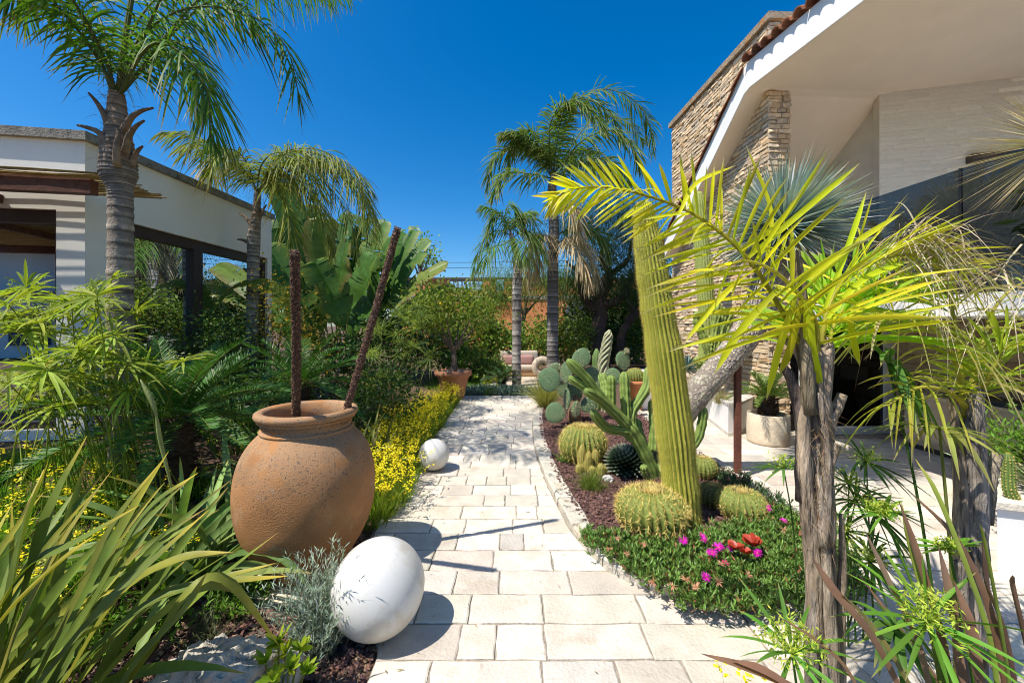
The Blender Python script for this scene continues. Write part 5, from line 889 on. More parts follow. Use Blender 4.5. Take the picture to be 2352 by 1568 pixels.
m = MB(); box(m, (g[0] - .12, g[1] - .08, 0.001), (g[0] + .14, g[1] + .08, .011), RU); obj('foot_plate', m, 'rust', po, smooth=False)
m = MB(); sd = np.linspace(-.27, .16, 9); pts = np.array([[g[0] + s, g[1], ct[2] + .02 - s * .18 + .9 * (s + .05) ** 2] for s in sd]); v = np.concatenate([[q + [0, -.05, 0], q + [0, .05, 0], q + [0, .05, .02], q + [0, -.05, .02]] for q in pts]); q = [[a * 4 + k, a * 4 + (k + 1) % 4, a * 4 + 4 + (k + 1) % 4, a * 4 + 4 + k] for a in range(8) for k in range(4)]; m.add(v, q + [[3, 2, 1, 0], [32, 33, 34, 35]], c=RU); obj('cradle', m, 'rust', po, smooth=False)
pl = thing('white_planter', 'low white planter wall with stone top below the chimney wall', 'planter', (4.2, 8.2, 0)); PW = [(3.92, 7.22), (4.16, 7.30), (4.85, 8.0), (4.7, 9.75), (4.42, 9.75)]
m = MB(); prism(m, PW, 0, .55, (.80, .79, .77)); obj('wall', m, 'white_paint', pl, smooth=False)
c_ = np.mean(PW, 0); m = MB(); PO = [tuple(c_ + (np.array(p) - c_) * 1.05) for p in PW]; prism(m, PO, .55, .60, (.55, .52, .47)); obj('coping', m, 'coping', pl, smooth=False)
m = MB(); prism(m, [tuple(c_ + (np.array(p) - c_) * 1.012) for p in PW], .0, .06, (.62, .58, .52)); obj('skirting', m, 'paver', pl, smooth=False)
p2 = thing('white_planter', 'white block planter behind the branching cactus', 'planter', (3.1, 9.6, 0)); m = MB(); gB = P(1463, 854, 9.6); box(m, (gB[0], 9.55, 0), (gB[0] + .9, 10.2, gB[2] - .05), (.80, .79, .77)); obj('wall', m, 'white_paint', p2, smooth=False); m = MB(); box(m, (gB[0] - .03, 9.52, gB[2] - .05), (gB[0] + .93, 10.23, gB[2]), (.6, .57, .52)); obj('coping', m, 'coping', p2, smooth=False)
ts = thing('terracotta_pot', 'small orange pot at the end of the white block planter', 'pot', (2.93, 9.5, 0)); m = MB(); lathe(m, [(.02, .1), (.16, .1), (.22, .6), (.25, .6), (.26, .70), (.22, .70), (.2, .64), (.01, .64)], 24, (2.93, 9.5, 0), (.5, .2, .09)); obj('body', m, 'terracotta', ts); m = MB(); lathe(m, [(.02, 0), (.17, 0), (.17, .1), (.02, .1)], 20, (2.93, 9.5, 0), (.4, .17, .08)); obj('saucer', m, 'terracotta', ts)
barrel('barrel cactus in the small orange pot', 2.93, 9.5, .21, .19, base=.63, dens=10, ribs=20)
tp_ = thing('stone_pot', 'cylindrical travertine pot standing on the terrace', 'pot', (4.40, 6.85, 0)); m = MB(); lathe(m, [(.02, 0), (.295, 0), (.315, .02), (.318, .05), (.322, .485), (.312, .50), (.272, .50), (.265, .47), (.26, .42), (.02, .42)], 48, (4.40, 6.85, 0), (.62, .52, .38)); obj('body', m, 'travertine', tp_)
m = MB(); aa = R.uniform(0, 6.28, 160); rr = .25 * np.sqrt(R.random(160)); stones(m, np.c_[4.40 + rr * np.cos(aa), 6.85 + rr * np.sin(aa), np.full(160, .425)], .02, LAVA); obj('mulch', m, 'lava', tp_, smooth=False, kind='stuff')

# ================================================================ SOFA, STONE RING, POTTED TREE
sf = thing('garden_sofa', 'pale beige outdoor sofa in front of the hedge', 'sofa', (.2, 16.0, 0)); FB_ = (.55, .47, .38)
def cush(mb, lo, hi, c, r=.05):
    lo, hi = np.array(lo), np.array(hi); k = 8; t = np.linspace(-1, 1, k); s = np.sign(t) * np.abs(t) ** .55
    for ax in range(3):
        for sg in (0, 1):
            a, b = np.meshgrid(s, s, indexing='ij'); d = np.zeros((k, k, 3)); d[..., ax] = sg * 2 - 1; d[..., (ax + 1) % 3] = a; d[..., (ax + 2) % 3] = b; h = (hi - lo) / 2; p = d * h; inn = np.clip(p, -(h - r), h - r); dd = p - inn; nn = np.linalg.norm(dd, axis=-1, keepdims=True); p = inn + dd / np.maximum(nn, 1e-6) * np.minimum(nn, r); p = p + (lo + hi) / 2
            i, j = np.meshgrid(np.arange(k - 1), np.arange(k - 1), indexing='ij'); b_ = (i * k + j).ravel(); q = np.stack([b_, b_ + k, b_ + k + 1, b_ + 1], 1); mb.add(p.reshape(-1, 3), q if sg else q[:, ::-1], c=c)
sx0, sx1 = (1142 - CX) * 16 / F, (1238 - CX) * 16 / F; m = MB(); box(m, (sx0, 15.75, 0.02), (sx1, 16.6, .24), (.40, .23, .12)); obj('base', m, 'wood', sf, smooth=False)
m = MB(); cush(m, (sx0 + .05, 15.7, .24), (sx1 - .05, 16.35, .44), FB_, .08); obj('seat_cushion', m, 'fabric', sf)
m = MB(); cush(m, (sx0 + .1, 16.25, .44), (sx1 - .02, 16.55, .98), (.52, .45, .37), .08); obj('back_cushion', m, 'fabric', sf)
m = MB(); cush(m, (sx0 - .12, 15.8, .2), (sx0 + .06, 16.5, .6), FB_, .06); obj('armrest', m, 'fabric', sf)
for x, l in ((1172, 'pink cushion on the left of the sofa'), (1208, 'pink cushion on the right of the sofa')):
    c = P(x, 828, 16.05); m = MB(); cush(m, (c[0] - .32, 16.0, .44), (c[0] + .32, 16.22, .82), (.44, .25, .23), .1); obj('pillow', m, 'fabric', loc=(c[0], 16.1, .44), label=l, category='cushion', group='sofa cushions')
sr = P(1246, 840, 15.3); m = MB(); aa = np.linspace(0, 2 * math.pi, 40); rr_ = .29; tube(m, np.stack([sr[0] + rr_ * np.cos(aa), np.full(40, 15.3), .42 + rr_ * np.sin(aa)], 1), .13, 14, (.50, .42, .32), jit=.03, cap=False); o = obj('stone_ring', m, 'rock', loc=(sr[0], 15.3, 0), label='round stone ring sculpture next to the sofa', category='sculpture')
X_, Y_ = P(1041, 900, 11.0)[0], 11.0; pt = thing('tree_pot', 'wide terracotta pot holding the small bare-stemmed tree', 'pot', (X_, Y_, 0)); m = MB(); lathe(m, [(.02, 0), (.28, 0), (.30, .03), (.40, .5), (.45, .62), (.50, .63), (.515, .70), (.50, .78), (.46, .78), (.44, .72), (.02, .70)], 40, (X_, Y_, 0), (.42, .185, .10)); obj('body', m, 'terracotta', pt)
m = MB(); aa = R.uniform(0, 6.28, 300); rr = .42 * np.sqrt(R.random(300)); stones(m, np.c_[X_ + rr * np.cos(aa), Y_ + rr * np.sin(aa), np.full(300, .715)], .03, [(.55, .5, .42), (.4, .33, .26)]); obj('pebbles', m, 'rock', pt, smooth=False, kind='stuff')
def tree(name, label, base, trunk, limbs, clouds, leaf, cols, r0, cat='tree', group=None, aspect=.5, n=4000, mat='leaf', spread=.24, tc=(.16, .12, .09), droop=.15, clumps=26, shell=.35, prof='oval', limbr=.5, k=2):
    t = thing(name, label, cat, base, group); m = MB(); tp = catmull(trunk, 16); tube(m, tp, np.linspace(r0, r0 * .6, 16), 10, tc, jit=.04)
    for lb in limbs: tube(m, catmull(lb, 12), np.linspace(r0 * limbr, r0 * .1, 12), 7, tc, jit=.03)
    obj('trunk', m, 'trunk', t); m = MB(); tot = sum(np.prod(c[1]) ** .67 for c in clouds)
    for c, rr in clouds: cloud(m, c, rr, int(n * np.prod(rr) ** .67 / tot), leaf, cols, clumps=clumps, spread=spread, aspect=aspect, droop=droop, shell=shell, prof=prof, n=k)
    obj('crown', m, mat, t); return t
LEM = [(.13, .2, .025), (.17, .24, .03), (.09, .15, .02), (.24, .28, .05)]
pc = np.array([X_, Y_, .70]); top = pc + [.02, 0, .85]
lm = [[pc + [0, 0, .6], pc + [dx * .5, dy, 1.0], pc + [dx, dy * 1.5, 1.5]] for dx, dy in ((-.7, .1), (-.35, -.2), (.15, .2), (.5, -.1), (.75, .2), (-.1, -.3))]
tree('potted_tree', 'small bushy citrus tree growing in the wide terracotta pot', pc, [pc, pc + [.03, 0, .3], pc + [.0, 0, .7]], lm, [(pc + [.0, 0, 1.7], (1.1, .9, .65)), (pc + [-.5, .1, 1.5], (.7, .6, .4))], .10, LEM, .10, n=4200, spread=.3, shell=.5, group=None)
for x, y, Y in ((1062, 690, 12.2), (1000, 722, 10.6), (1013, 700, 10.7)): 
    c = P(x, y, Y)
lem = [(1415, 924), (1355, 925)]
# ================================================================ HEDGE, BACKGROUND SHRUBS AND TREES
HG = [(.08, .17, .02), (.12, .22, .025), (.18, .27, .035), (.06, .12, .016), (.25, .32, .05)]
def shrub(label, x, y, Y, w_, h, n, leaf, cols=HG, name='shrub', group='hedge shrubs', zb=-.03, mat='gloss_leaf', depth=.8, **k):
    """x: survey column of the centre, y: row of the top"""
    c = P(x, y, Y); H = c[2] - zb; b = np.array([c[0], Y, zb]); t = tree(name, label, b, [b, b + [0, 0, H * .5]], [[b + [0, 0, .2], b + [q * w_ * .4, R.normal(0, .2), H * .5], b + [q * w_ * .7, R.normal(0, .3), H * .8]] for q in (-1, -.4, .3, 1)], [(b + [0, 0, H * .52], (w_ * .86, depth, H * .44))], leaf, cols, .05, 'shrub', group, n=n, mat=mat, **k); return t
for lab, x, y, Y, w_, n, cols in (('glossy green hedge shrub behind the potted tree', 1090, 700, 17.2, 1.5, 3600, HG), ('hedge shrub between the thin palm and the tall palm', 1235, 718, 17.4, 1.0, 3000, HG), ('light green hedge shrub left of the thin palm', 1150, 740, 17.0, 1.1, 3000, [(.10, .19, .02), (.16, .25, .03), (.06, .12, .015)]), ('yellow-green hedge shrub right of the tall palm', 1310, 722, 17.6, 1.2, 3200, [(.14, .22, .025), (.2, .28, .03), (.08, .14, .02)]),
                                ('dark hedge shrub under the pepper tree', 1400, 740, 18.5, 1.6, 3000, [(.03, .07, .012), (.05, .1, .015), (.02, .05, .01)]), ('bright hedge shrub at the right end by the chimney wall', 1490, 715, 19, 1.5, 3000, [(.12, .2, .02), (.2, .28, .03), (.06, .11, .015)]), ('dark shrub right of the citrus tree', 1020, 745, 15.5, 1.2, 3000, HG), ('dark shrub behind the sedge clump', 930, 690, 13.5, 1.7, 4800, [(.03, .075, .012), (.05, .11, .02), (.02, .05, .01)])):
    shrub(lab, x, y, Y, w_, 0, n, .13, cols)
shrub('lime green low shrub behind the terracotta tree pot', 1085, 800, 14.5, .9, 0, 1800, .12, [(.13, .24, .02), (.2, .3, .03), (.08, .15, .02)], shell=.5)
shrub('low green shrub left of the sofa', 1125, 825, 14.6, .7, 0, 1500, .12, [(.07, .14, .02), (.12, .2, .03), (.2, .26, .05)])
shrub('orange-tipped shrub by the pavilion window', 640, 665, 8.2, .9, 0, 2600, .065, [(.22, .2, .03), (.42, .25, .03), (.12, .16, .02), (.5, .3, .04)], shell=.5, zb=.34, mat='leaf', spread=.33)
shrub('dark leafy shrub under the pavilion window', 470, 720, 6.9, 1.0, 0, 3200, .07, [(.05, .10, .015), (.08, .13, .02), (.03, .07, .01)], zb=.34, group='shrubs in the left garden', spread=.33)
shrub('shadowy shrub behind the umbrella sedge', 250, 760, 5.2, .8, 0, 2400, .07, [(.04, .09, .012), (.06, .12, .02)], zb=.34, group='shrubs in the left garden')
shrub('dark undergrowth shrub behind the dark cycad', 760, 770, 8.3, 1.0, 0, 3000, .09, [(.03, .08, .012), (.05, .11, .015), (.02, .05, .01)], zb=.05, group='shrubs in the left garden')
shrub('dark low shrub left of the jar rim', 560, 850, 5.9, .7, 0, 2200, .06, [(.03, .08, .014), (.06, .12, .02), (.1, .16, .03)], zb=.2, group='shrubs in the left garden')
shrub('leafy shrub between jar and yellow flowers', 860, 850, 7.0, .8, 0, 2400, .07, [(.05, .11, .016), (.08, .15, .02), (.03, .07, .01)], group='shrubs in the left garden')
m = MB(); n = 2600; p = scatter([(-1.3, 11.5), (.7, 11.45), (.75, 12.4), (-1.0, 12.9), (-1.6, 12.2)], n); blades(m, np.c_[p, np.full(n, -.03)], nrm(np.c_[R.normal(0, .5, (n, 2)), np.ones(n)]), R.uniform(.15, .34, n), .03, .3, 3, None, 'lance', vary((.2, .27, .19), n)); obj('grey_ground_cover', m, 'blue_leaf', loc=(-.3, 12, -.03), label='silvery ground cover at the far end of the path', category='ground cover', kind='stuff')
m = MB(); n = 5000; p = scatter([(-4, 12.5), (-.8, 12.8), (-.6, 16.5), (-5, 16.5)], n); blades(m, np.c_[p, np.full(n, -.03)], nrm(np.c_[R.normal(0, .4, (n, 2)), np.ones(n)]), R.uniform(.1, .24, n), .02, .3, 2, None, 'needle', vary((.12, .24, .03), n)); obj('lawn', m, 'leaf', loc=(-2.5, 14, -.03), label='patch of bright grass behind the potted tree', category='grass', kind='stuff')
bt = thing('back_paving', 'pale stone paving in front of the sofa', 'paving', (.6, 14, -.02)); 
for i in range(5):
    for j in range(6):
        mb = MB(); x0 = -.9 + i * .62 + R.uniform(-.03, .03); paver_mesh(mb, x0, x0 + .6, x0, x0 + .6, 12.9 + j * .5, 13.38 + j * .5, -.005, np.array((.55, .46, .36)) * R.uniform(.85, 1.1)); obj('paver', mb, 'paver', bt, smooth=False)
for x, y, w_, lab in ((1395, 660, 2.6, 'dark evergreen mass behind the pepper tree'), (1490, 640, 2.2, 'dark evergreen left of the chimney wall')):
    shrub(lab, x, y, 21.5, w_, 0, 7500, .2, [(.03, .06, .014), (.045, .085, .02), (.02, .04, .01)], spread=.34, group='dark evergreens', mat='leaf')
# pepper tree with twisted trunks
YP = 18.0; pb = P(1385, 830, YP); pb[2] = -.03; B1 = lambda *l: [P(x, y, YP + (d[0] if d else 0)) for x, y, *d in l]
cl = [(P(x, y, YP + d), (r, r * .8, h)) for x, y, d, r, h in ((1330, 520, 0, 1.2, .9), (1400, 500, .5, 1.3, 1.0), (1460, 540, 0, 1.2, 1.2), (1370, 600, -.5, 1.0, 1.1), (1440, 630, -.4, 1.2, 1.2), (1500, 600, .3, 1.0, 1.3), (1320, 660, .2, .8, .8), (1490, 690, .2, .9, .9))]
tree('pepper_tree', 'dark weeping pepper tree with twisted trunks behind the cactus bed', pb, B1((1365, 832), (1370, 770), (1380, 720), (1372, 690)), [B1((1372, 700), (1400, 640), (1380, 590), (1400, 540)), B1((1372, 700), (1420, 690), (1450, 640), (1490, 620)), B1((1375, 720), (1340, 680), (1330, 630), (1300, 600)), B1((1420, 820), (1430, 760), (1455, 720), (1440, 670), (1470, 600)), B1((1372, 690), (1390, 640), (1440, 600), (1450, 550)), B1((1440, 740), (1480, 700), (1510, 690))], cl, .15, [(.04, .075, .02), (.06, .1, .025), (.03, .055, .015), (.10, .13, .04)], .42, n=34000, aspect=.14, spread=.42, droop=1.0, tc=(.09, .06, .05), prof='lance', clumps=40, limbr=.55)
cl = [(P(x, y, 20.5), (r, r * .7, h)) for x, y, r, h in ((1180, 655, 1.3, 1.2), (1235, 640, 1.1, .9), (1120, 695, 1.2, .8), (1300, 660, 1.0, 1.0))]; b = P(1200, 840, 20.5); b[2] = -.03
tree('pepper_tree', 'light feathery pepper tree in front of the orange house', b, [b, b + [0, 0, 2], b + [.2, 0, 3]], [[b + [.1, 0, 2.6], b + [dx * .5, 0, 3.4], b + [dx, 0, 4.2]] for dx in (-1.5, -.6, .5, 1.6)], cl, .16, [(.12, .2, .03), (.17, .25, .04), (.08, .14, .02)], .16, n=15000, aspect=.14, spread=.36, droop=1.0, prof='lance', clumps=36)
b = P(968, 800, 24); b[2] = -.03; tree('deciduous_tree', 'distant tree with sparse fresh leaves above the paddle leaves', b, [b, b + [0, 0, 4], P(965, 600, 24)], [[P(965, 640, 24), P(965 + dx * .6, 590, 24), P(965 + dx, 560, 24)] for dx in (-35, -10, 12, 35)], [(P(962, 580, 24), (1.1, 1, .9)), (P(985, 610, 24), (.7, .6, .5))], .2, [(.22, .32, .06), (.28, .36, .08), (.16, .25, .05)], .11, n=620, spread=.3, shell=.6)

# ================================================================ RIGHT FOREGROUND
LM, LMD = (.62, .63, .02), (.28, .48, .02)
def lime_frond(t, path, nl, ll, lw, side0=None, droop=.35, c0=LM, c1=(.68, .62, .04), ang=58, vee=10, plum=14, tip=(.5, .4, .28), tipat=.86, rr=.013, gap=.06, lenp=None, fold=.2, t0=.1, mat='lime_leaf', rc=(.5, .46, .08), n=6):
    m = MB(); frond(m, path, nl, ll, lw, ang, vee, plum, droop, n, c0, c1, tip, rc, rr, t0, 'sword', side0, lenp, .14, fold, tipat, gap); obj('frond', m, mat, t)
TA = P(1885, 1560, 1.93); pa = thing('pruned_palm', 'pruned palm with split grey trunk and lime fronds, right foreground', 'palm', (TA[0], 1.93, .012), 'pruned palms in the right foreground')
def split_trunk(t, strips):
    for pts, w0, w1, c in strips:
        p = catmull(pts, 18); m = MB(); tube(m, p, np.linspace(w0, w1, 18) * (1 + R.normal(0, .03, 18)), 14, np.array(c) * R.uniform(.7, 1.25, (18, 1)), jit=.07); obj('leaf_base', m, 'bark', t)
GRY, TAN = (.37, .325, .275), (.38, .29, .2)
split_trunk(pa, [(px([(1890, 1640), (1888, 1450), (1880, 1250), (1872, 1050), (1868, 930)], 1.93), .068, .052, GRY), (px([(1870, 1480), (1868, 1300), (1850, 1100), (1848, 950), (1862, 850)], 1.88), .036, .024, TAN), (px([(1897, 1500), (1900, 1350), (1904, 1200), (1902, 1080), (1922, 1020)], 1.88), .036, .018, TAN), (px([(1900, 1620), (1908, 1480), (1900, 1330), (1890, 1200), (1880, 1090)], 1.86), .04, .012, (.38, .31, .23)), (px([(1868, 1620), (1862, 1500), (1868, 1380), (1862, 1250)], 1.87), .036, .01, (.3, .25, .2)), (px([(1925, 1600), (1928, 1450), (1935, 1300), (1932, 1180)], 1.9), .03, .01, (.36, .28, .2)), (px([(1888, 1250), (1898, 1130), (1895, 1010), (1880, 900)], 1.86), .03, .014, (.34, .27, .2)), (px([(1845, 1150), (1842, 980), (1820, 880), (1795, 835)], 1.9), .035, .018, (.16, .12, .1)), (px([(1880, 1000), (1885, 880), (1893, 800), (1885, 790)], 1.9), .045, .04, TAN), (px([(1860, 950), (1850, 800), (1842, 680), (1828, 575)], 1.86), .03, .018, (.24, .19, .12)), (px([(1865, 900), (1835, 810), (1790, 770), (1760, 745)], 1.92), .026, .014, (.34, .27, .2)), (px([(1895, 1050), (1905, 980), (1925, 930), (1935, 905)], 1.9), .028, .02, TAN)])
m = MB(); n = 260; B = np.array([P(x, y, 1.86) for x, y in zip(R.normal(1885, 14, n), R.uniform(940, 1280, n))]); blades(m, B, nrm(np.c_[R.normal(.2, .5, n), R.normal(-.4, .3, n), R.normal(-.6, .6, n)]), R.uniform(.04, .12, n), .0025, .3, 3, None, 'needle', vary((.28, .19, .11), n)); obj('fibre', m, 'dry', pa, kind='stuff')
f1 = px([(1868, 850, 1.9), (1800, 720, 1.85), (1710, 585, 1.85), (1590, 490, 1.9), (1450, 440, 1.98), (1340, 430, 2.05), (1275, 455, 2.1)], 1.9)
lp1 = lambda t: np.interp(t, [0, .25, .5, .75, 1], [1.2, 1.15, .68, .46, .28])
lime_frond(pa, f1, 50, .44, .0165, side0=(.15, -.45, .9), droop=.13, ang=64, vee=0, plum=30, lenp=lp1, tip=(.62, .52, .42), tipat=.82)
lime_frond(pa, f1, 26, .34, .012, side0=(0, -1, .1), droop=.6, ang=60, vee=-15, plum=22, lenp=lp1, gap=.2, tip=(.6, .5, .4), tipat=.75, t0=.3)
f2 = px([(1880, 830, 1.9), (1870, 730, 1.85), (1800, 640, 1.78), (1720, 600, 1.7), (1640, 620, 1.65)], 1.9); lime_frond(pa, f2, 9, .4, .022, side0=(.2, -.3, .9), droop=.12, ang=70, plum=45, lenp=lp1)
f3 = px([(1885, 830, 1.9), (1900, 720, 1.9), (1950, 630, 1.95), (2040, 590, 2.0), (2140, 590, 2.05), (2230, 625, 2.1)], 1.9); lime_frond(pa, f3, 46, .46, .0125, side0=(.1, -.4, .9), droop=.16, ang=58, plum=38, lenp=lambda t: np.interp(t, [0, .5, 1], [1.1, .9, .5]))
lime_frond(pa, px([(1890, 830, 1.95), (1920, 740, 2.1), (1960, 680, 2.25), (2010, 660, 2.4)], 2), 26, .6, .034, droop=.25, ang=48, plum=35, c0=LMD, c1=(.3, .42, .03), lenp=lambda t: np.full_like(t, 1.))
lime_frond(pa, px([(1880, 840, 1.95), (1890, 760, 2.15), (1905, 690, 2.3), (1930, 640, 2.45)], 2), 22, .55, .034, droop=.2, ang=50, plum=40, c0=LMD, c1=(.24, .38, .03), lenp=lambda t: np.full_like(t, 1.))
m = MB()
for pts, w_ in (([(1700, 575), (1800, 500), (1905, 340)], .03), ([(1720, 590), (1850, 480), (1975, 375)], .03), ([(1860, 640), (1960, 560), (2078, 485)], .03), ([(1890, 720), (1950, 560), (1990, 440)], .026), ([(1760, 600), (1770, 480), (1712, 330)], .02), ([(1560, 490), (1600, 420), (1690, 380)], .024), ([(1790, 660), (1700, 760), (1640, 860)], .036), ([(1825, 690), (1790, 800), (1760, 920)], .036), ([(1855, 690), (1862, 800), (1890, 905)], .05), ([(1840, 690), (1815, 800), (1790, 860)], .034), ([(1700, 640), (1640, 700), (1570, 790)], .03), ([(1900, 730), (1985, 640), (2090, 600)], .03), ([(1950, 720), (1960, 780), (1975, 840)], .03)):
    m = MB(); c = vary(LM, 1, .12)[0]; ribbon(m, [P(x, y, 1.8 + .04 * k) for k, (x, y) in enumerate(pts)], w_ * .9, 10, c * .9, c * 1.05, tip=(.55, .42, .25), fold=.2, tipat=.88, roll=(R.normal(0, .4), -1, .5)); obj('leaflet', m, 'lime_leaf', pa)
# second pruned palm
TB = P(2232, 1560, 2.0); pb_ = thing('pruned_palm', 'second pruned palm stump with dry hanging leaflets near the right edge', 'palm', (TB[0], 2.0, .012), 'pruned palms in the right foreground')
split_trunk(pb_, [(px([(2232, 1640), (2232, 1400), (2228, 1200), (2222, 1050), (2215, 960)], 2.0), .058, .042, (.28, .24, .2)), (px([(2245, 1500), (2245, 1250), (2243, 1050), (2240, 890)], 1.97), .04, .034, (.33, .28, .23)), (px([(2205, 1300), (2205, 1100), (2195, 960), (2180, 890)], 1.98), .03, .016, TAN), (px([(2210, 1500), (2208, 1400), (2206, 1290)], 1.92), .028, .026, (.3, .25, .2)), (px([(2262, 1200), (2275, 1100), (2292, 1040)], 2.0), .03, .02, (.34, .28, .2))])
for pth, kw in (([(2215, 960, 2.0), (2205, 820, 2.0), (2180, 680, 2.0), (2150, 590, 2.0), (2120, 555, 2.0)], dict(nl=28, ll=.48, lw=.010, droop=.9, ang=62, plum=30, c0=(.42, .44, .05), c1=(.5, .42, .2), tip=(.55, .46, .34), tipat=.55, gap=.05)),
                ([(2230, 900, 2.0), (2260, 780, 2.05), (2290, 700, 2.1), (2350, 650, 2.15), (2420, 660, 2.2)], dict(nl=12, ll=.42, lw=.010, droop=.7, ang=58, plum=30, c0=(.4, .45, .04), c1=(.5, .45, .12), tip=(.58, .48, .34), tipat=.6)),
                ([(2225, 930, 2.0), (2180, 800, 1.95), (2110, 730, 1.9), (2010, 720, 1.85)], dict(nl=16, ll=.42, lw=.013, droop=.8, ang=55, plum=25, c0=(.42, .46, .05), c1=(.48, .44, .1), tip=(.55, .45, .3), tipat=.6)),
                ([(2240, 930, 2.0), (2275, 860, 1.9), (2310, 800, 1.85), (2360, 780, 1.8)], dict(nl=22, ll=.4, lw=.015, droop=.3, ang=50, plum=40, c0=(.3, .42, .03), c1=(.4, .46, .05))),
                ([(2245, 930, 2.0), (2265, 840, 2.1), (2300, 760, 2.3)], dict(nl=20, ll=.45, lw=.015, droop=.3, ang=45, plum=40, c0=(.22, .36, .03), c1=(.36, .44, .04))),
                ([(2225, 940, 2.0), (2180, 900, 1.9), (2110, 890, 1.85), (2040, 930, 1.8)], dict(nl=14, ll=.34, lw=.013, droop=.7, ang=50, plum=25, c0=(.38, .42, .04), c1=(.5, .46, .08)))): lime_frond(pb_, px(pth, 2), **kw)
m = MB(); n = 190; tt = R.uniform(0, 1, n); bp = catmull(px([(2210, 600), (2130, 545), (2090, 545), (2080, 600)], 2.02) + px([(2250, 640)], 2.02), 60); i = (tt * 59).astype(int); blades(m, bp[i] + R.normal(0, .03, (n, 3)), nrm(np.c_[R.normal(.3, .8, n), R.normal(-.1, .4, n), R.normal(.15, .5, n)]), R.uniform(.18, .42, n), .008, R.uniform(.4, 1.5, n), 7, None, 'needle', vary((.50, .41, .28), n, .15)); obj('dry_leaflets', m, 'dry', pb_, kind='stuff')
n = 30; m = MB(); B = np.array([P(x, y, 1.95) for x, y in zip(R.uniform(2270, 2400, n), R.uniform(560, 700, n))]); blades(m, B, nrm(np.c_[R.normal(-.4, .6, n), R.normal(0, .3, n), R.normal(-.2, .5, n)]), R.uniform(.2, .5, n), .008, R.uniform(.3, 1.2, n), 6, None, 'needle', vary((.5, .42, .3), n)); obj('dry_leaflets', m, 'dry', pb_, kind='stuff')
# umbrella sedges in front
SG = (.085, .19, .03)
sedge('dark green umbrella sedge with drooping head between the two pruned palms', (2.0, 1.86, .012), [(P(2040, 835, 2.0), .30), (P(2052, 1440, 1.75), .2)], SG, n=18, w_=.032, rstem=.008, droop=.9, infl=0, spread=.06)
sedge('umbrella sedge with brownish drooping head in front of the stump', (2.15, 1.8, .012), [(P(2158, 985, 1.85), .30)], (.24, .27, .06), n=18, w_=.022, rstem=.009, droop=.8, infl=0, spread=.04)
sedge('flowering umbrella sedge at the bottom right', (1.95, 1.5, .012), [(P(2130, 1425, 1.5), .32), (P(2030, 1180, 1.8), .16), (P(2180, 1260, 1.7), .14)], (.12, .27, .03), n=18, w_=.017, rstem=.008, droop=.2, infl=60, spread=.05)
sedge('flowering umbrella sedge at the bottom near the trunk', (1.15, 1.55, .012), [(P(1820, 1500, 1.55), .32)], (.10, .24, .035), n=16, w_=.016, rstem=.007, droop=.25, infl=55, spread=.03)
sedge('dark umbrella sedge behind the split trunk', (2.05, 2.55, 0), [(P(1965, 1150, 2.5), .32), (P(1990, 1060, 2.6), .28), (P(1940, 1220, 2.45), .3), (P(2000, 1290, 2.3), .3), (P(1800, 1075, 2.6), .26), (P(1950, 1110, 2.55), .26), (P(2010, 1180, 2.5), .3)], (.07, .15, .03), n=20, w_=.016, rstem=.006, droop=.35, infl=30, spread=.08)
# bronze flax blades
BZ = (.24, .135, .085)
exb = [(px(p, 1.6), w_, c) for p, w_, c in (([(2330, 1680, 1.5), (2280, 1420, 1.55), (2200, 1240, 1.6), (2085, 1125, 1.65)], .05, BZ), ([(2210, 1690, 1.5), (2160, 1450, 1.55), (2110, 1280, 1.6), (2065, 1150, 1.65)], .04, BZ), ([(2160, 1690, 1.5), (2110, 1480, 1.55), (2040, 1330, 1.6), (1985, 1215, 1.65)], .036, (.3, .2, .14)), ([(2120, 1690, 1.4), (2010, 1470, 1.45), (1920, 1360, 1.5), (1865, 1280, 1.55)], .05, BZ), ([(2352, 1690, 1.5), (2310, 1450, 1.5), (2270, 1340, 1.5), (2256, 1230, 1.5)], .05, (.22, .13, .09)), ([(2400, 1690, 1.5), (2360, 1480, 1.5), (2330, 1350, 1.5), (2325, 1320, 1.5)], .05, BZ), ([(2000, 1700, 1.4), (1960, 1560, 1.45), (1890, 1480, 1.5), (1780, 1410, 1.55)], .018, (.2, .12, .07)), ([(2010, 1700, 1.35), (1880, 1610, 1.35), (1740, 1540, 1.35), (1610, 1500, 1.35)], .032, BZ), ([(1980, 1720, 1.35), (1860, 1610, 1.35), (1760, 1540, 1.35), (1680, 1515, 1.35)], .03, (.3, .16, .1)), ([(2240, 1690, 1.45), (2200, 1500, 1.5), (2190, 1400, 1.5), (2155, 1250, 1.55)], .045, (.26, .16, .11)), ([(2150, 1690, 1.4), (2060, 1520, 1.45), (1990, 1420, 1.5), (1930, 1360, 1.5)], .03, (.2, .17, .06)), ([(2290, 1700, 1.4), (2250, 1560, 1.42), (2230, 1440, 1.45), (2190, 1330, 1.5)], .045, BZ))]
tb = flax('flax', 'bronze flax blades rising in the bottom right corner', (2.15, 1.42, .012), 14, (.6, 1.0), .045, (60, 180), (50, 88), BZ, bend=(5, 25), explicit=(), tip=(.12, .07, .05), cy=(.2, .14, .07))
for pts, w_, c_ in exb: m = MB(); ribbon(m, pts, w_, 12, np.array(c_) * .9, np.array(c_) * 1.05, tip=(.14, .09, .07), fold=.2, tipat=.93); obj('leaf', m, 'flax_leaf', tb)
m = MB()
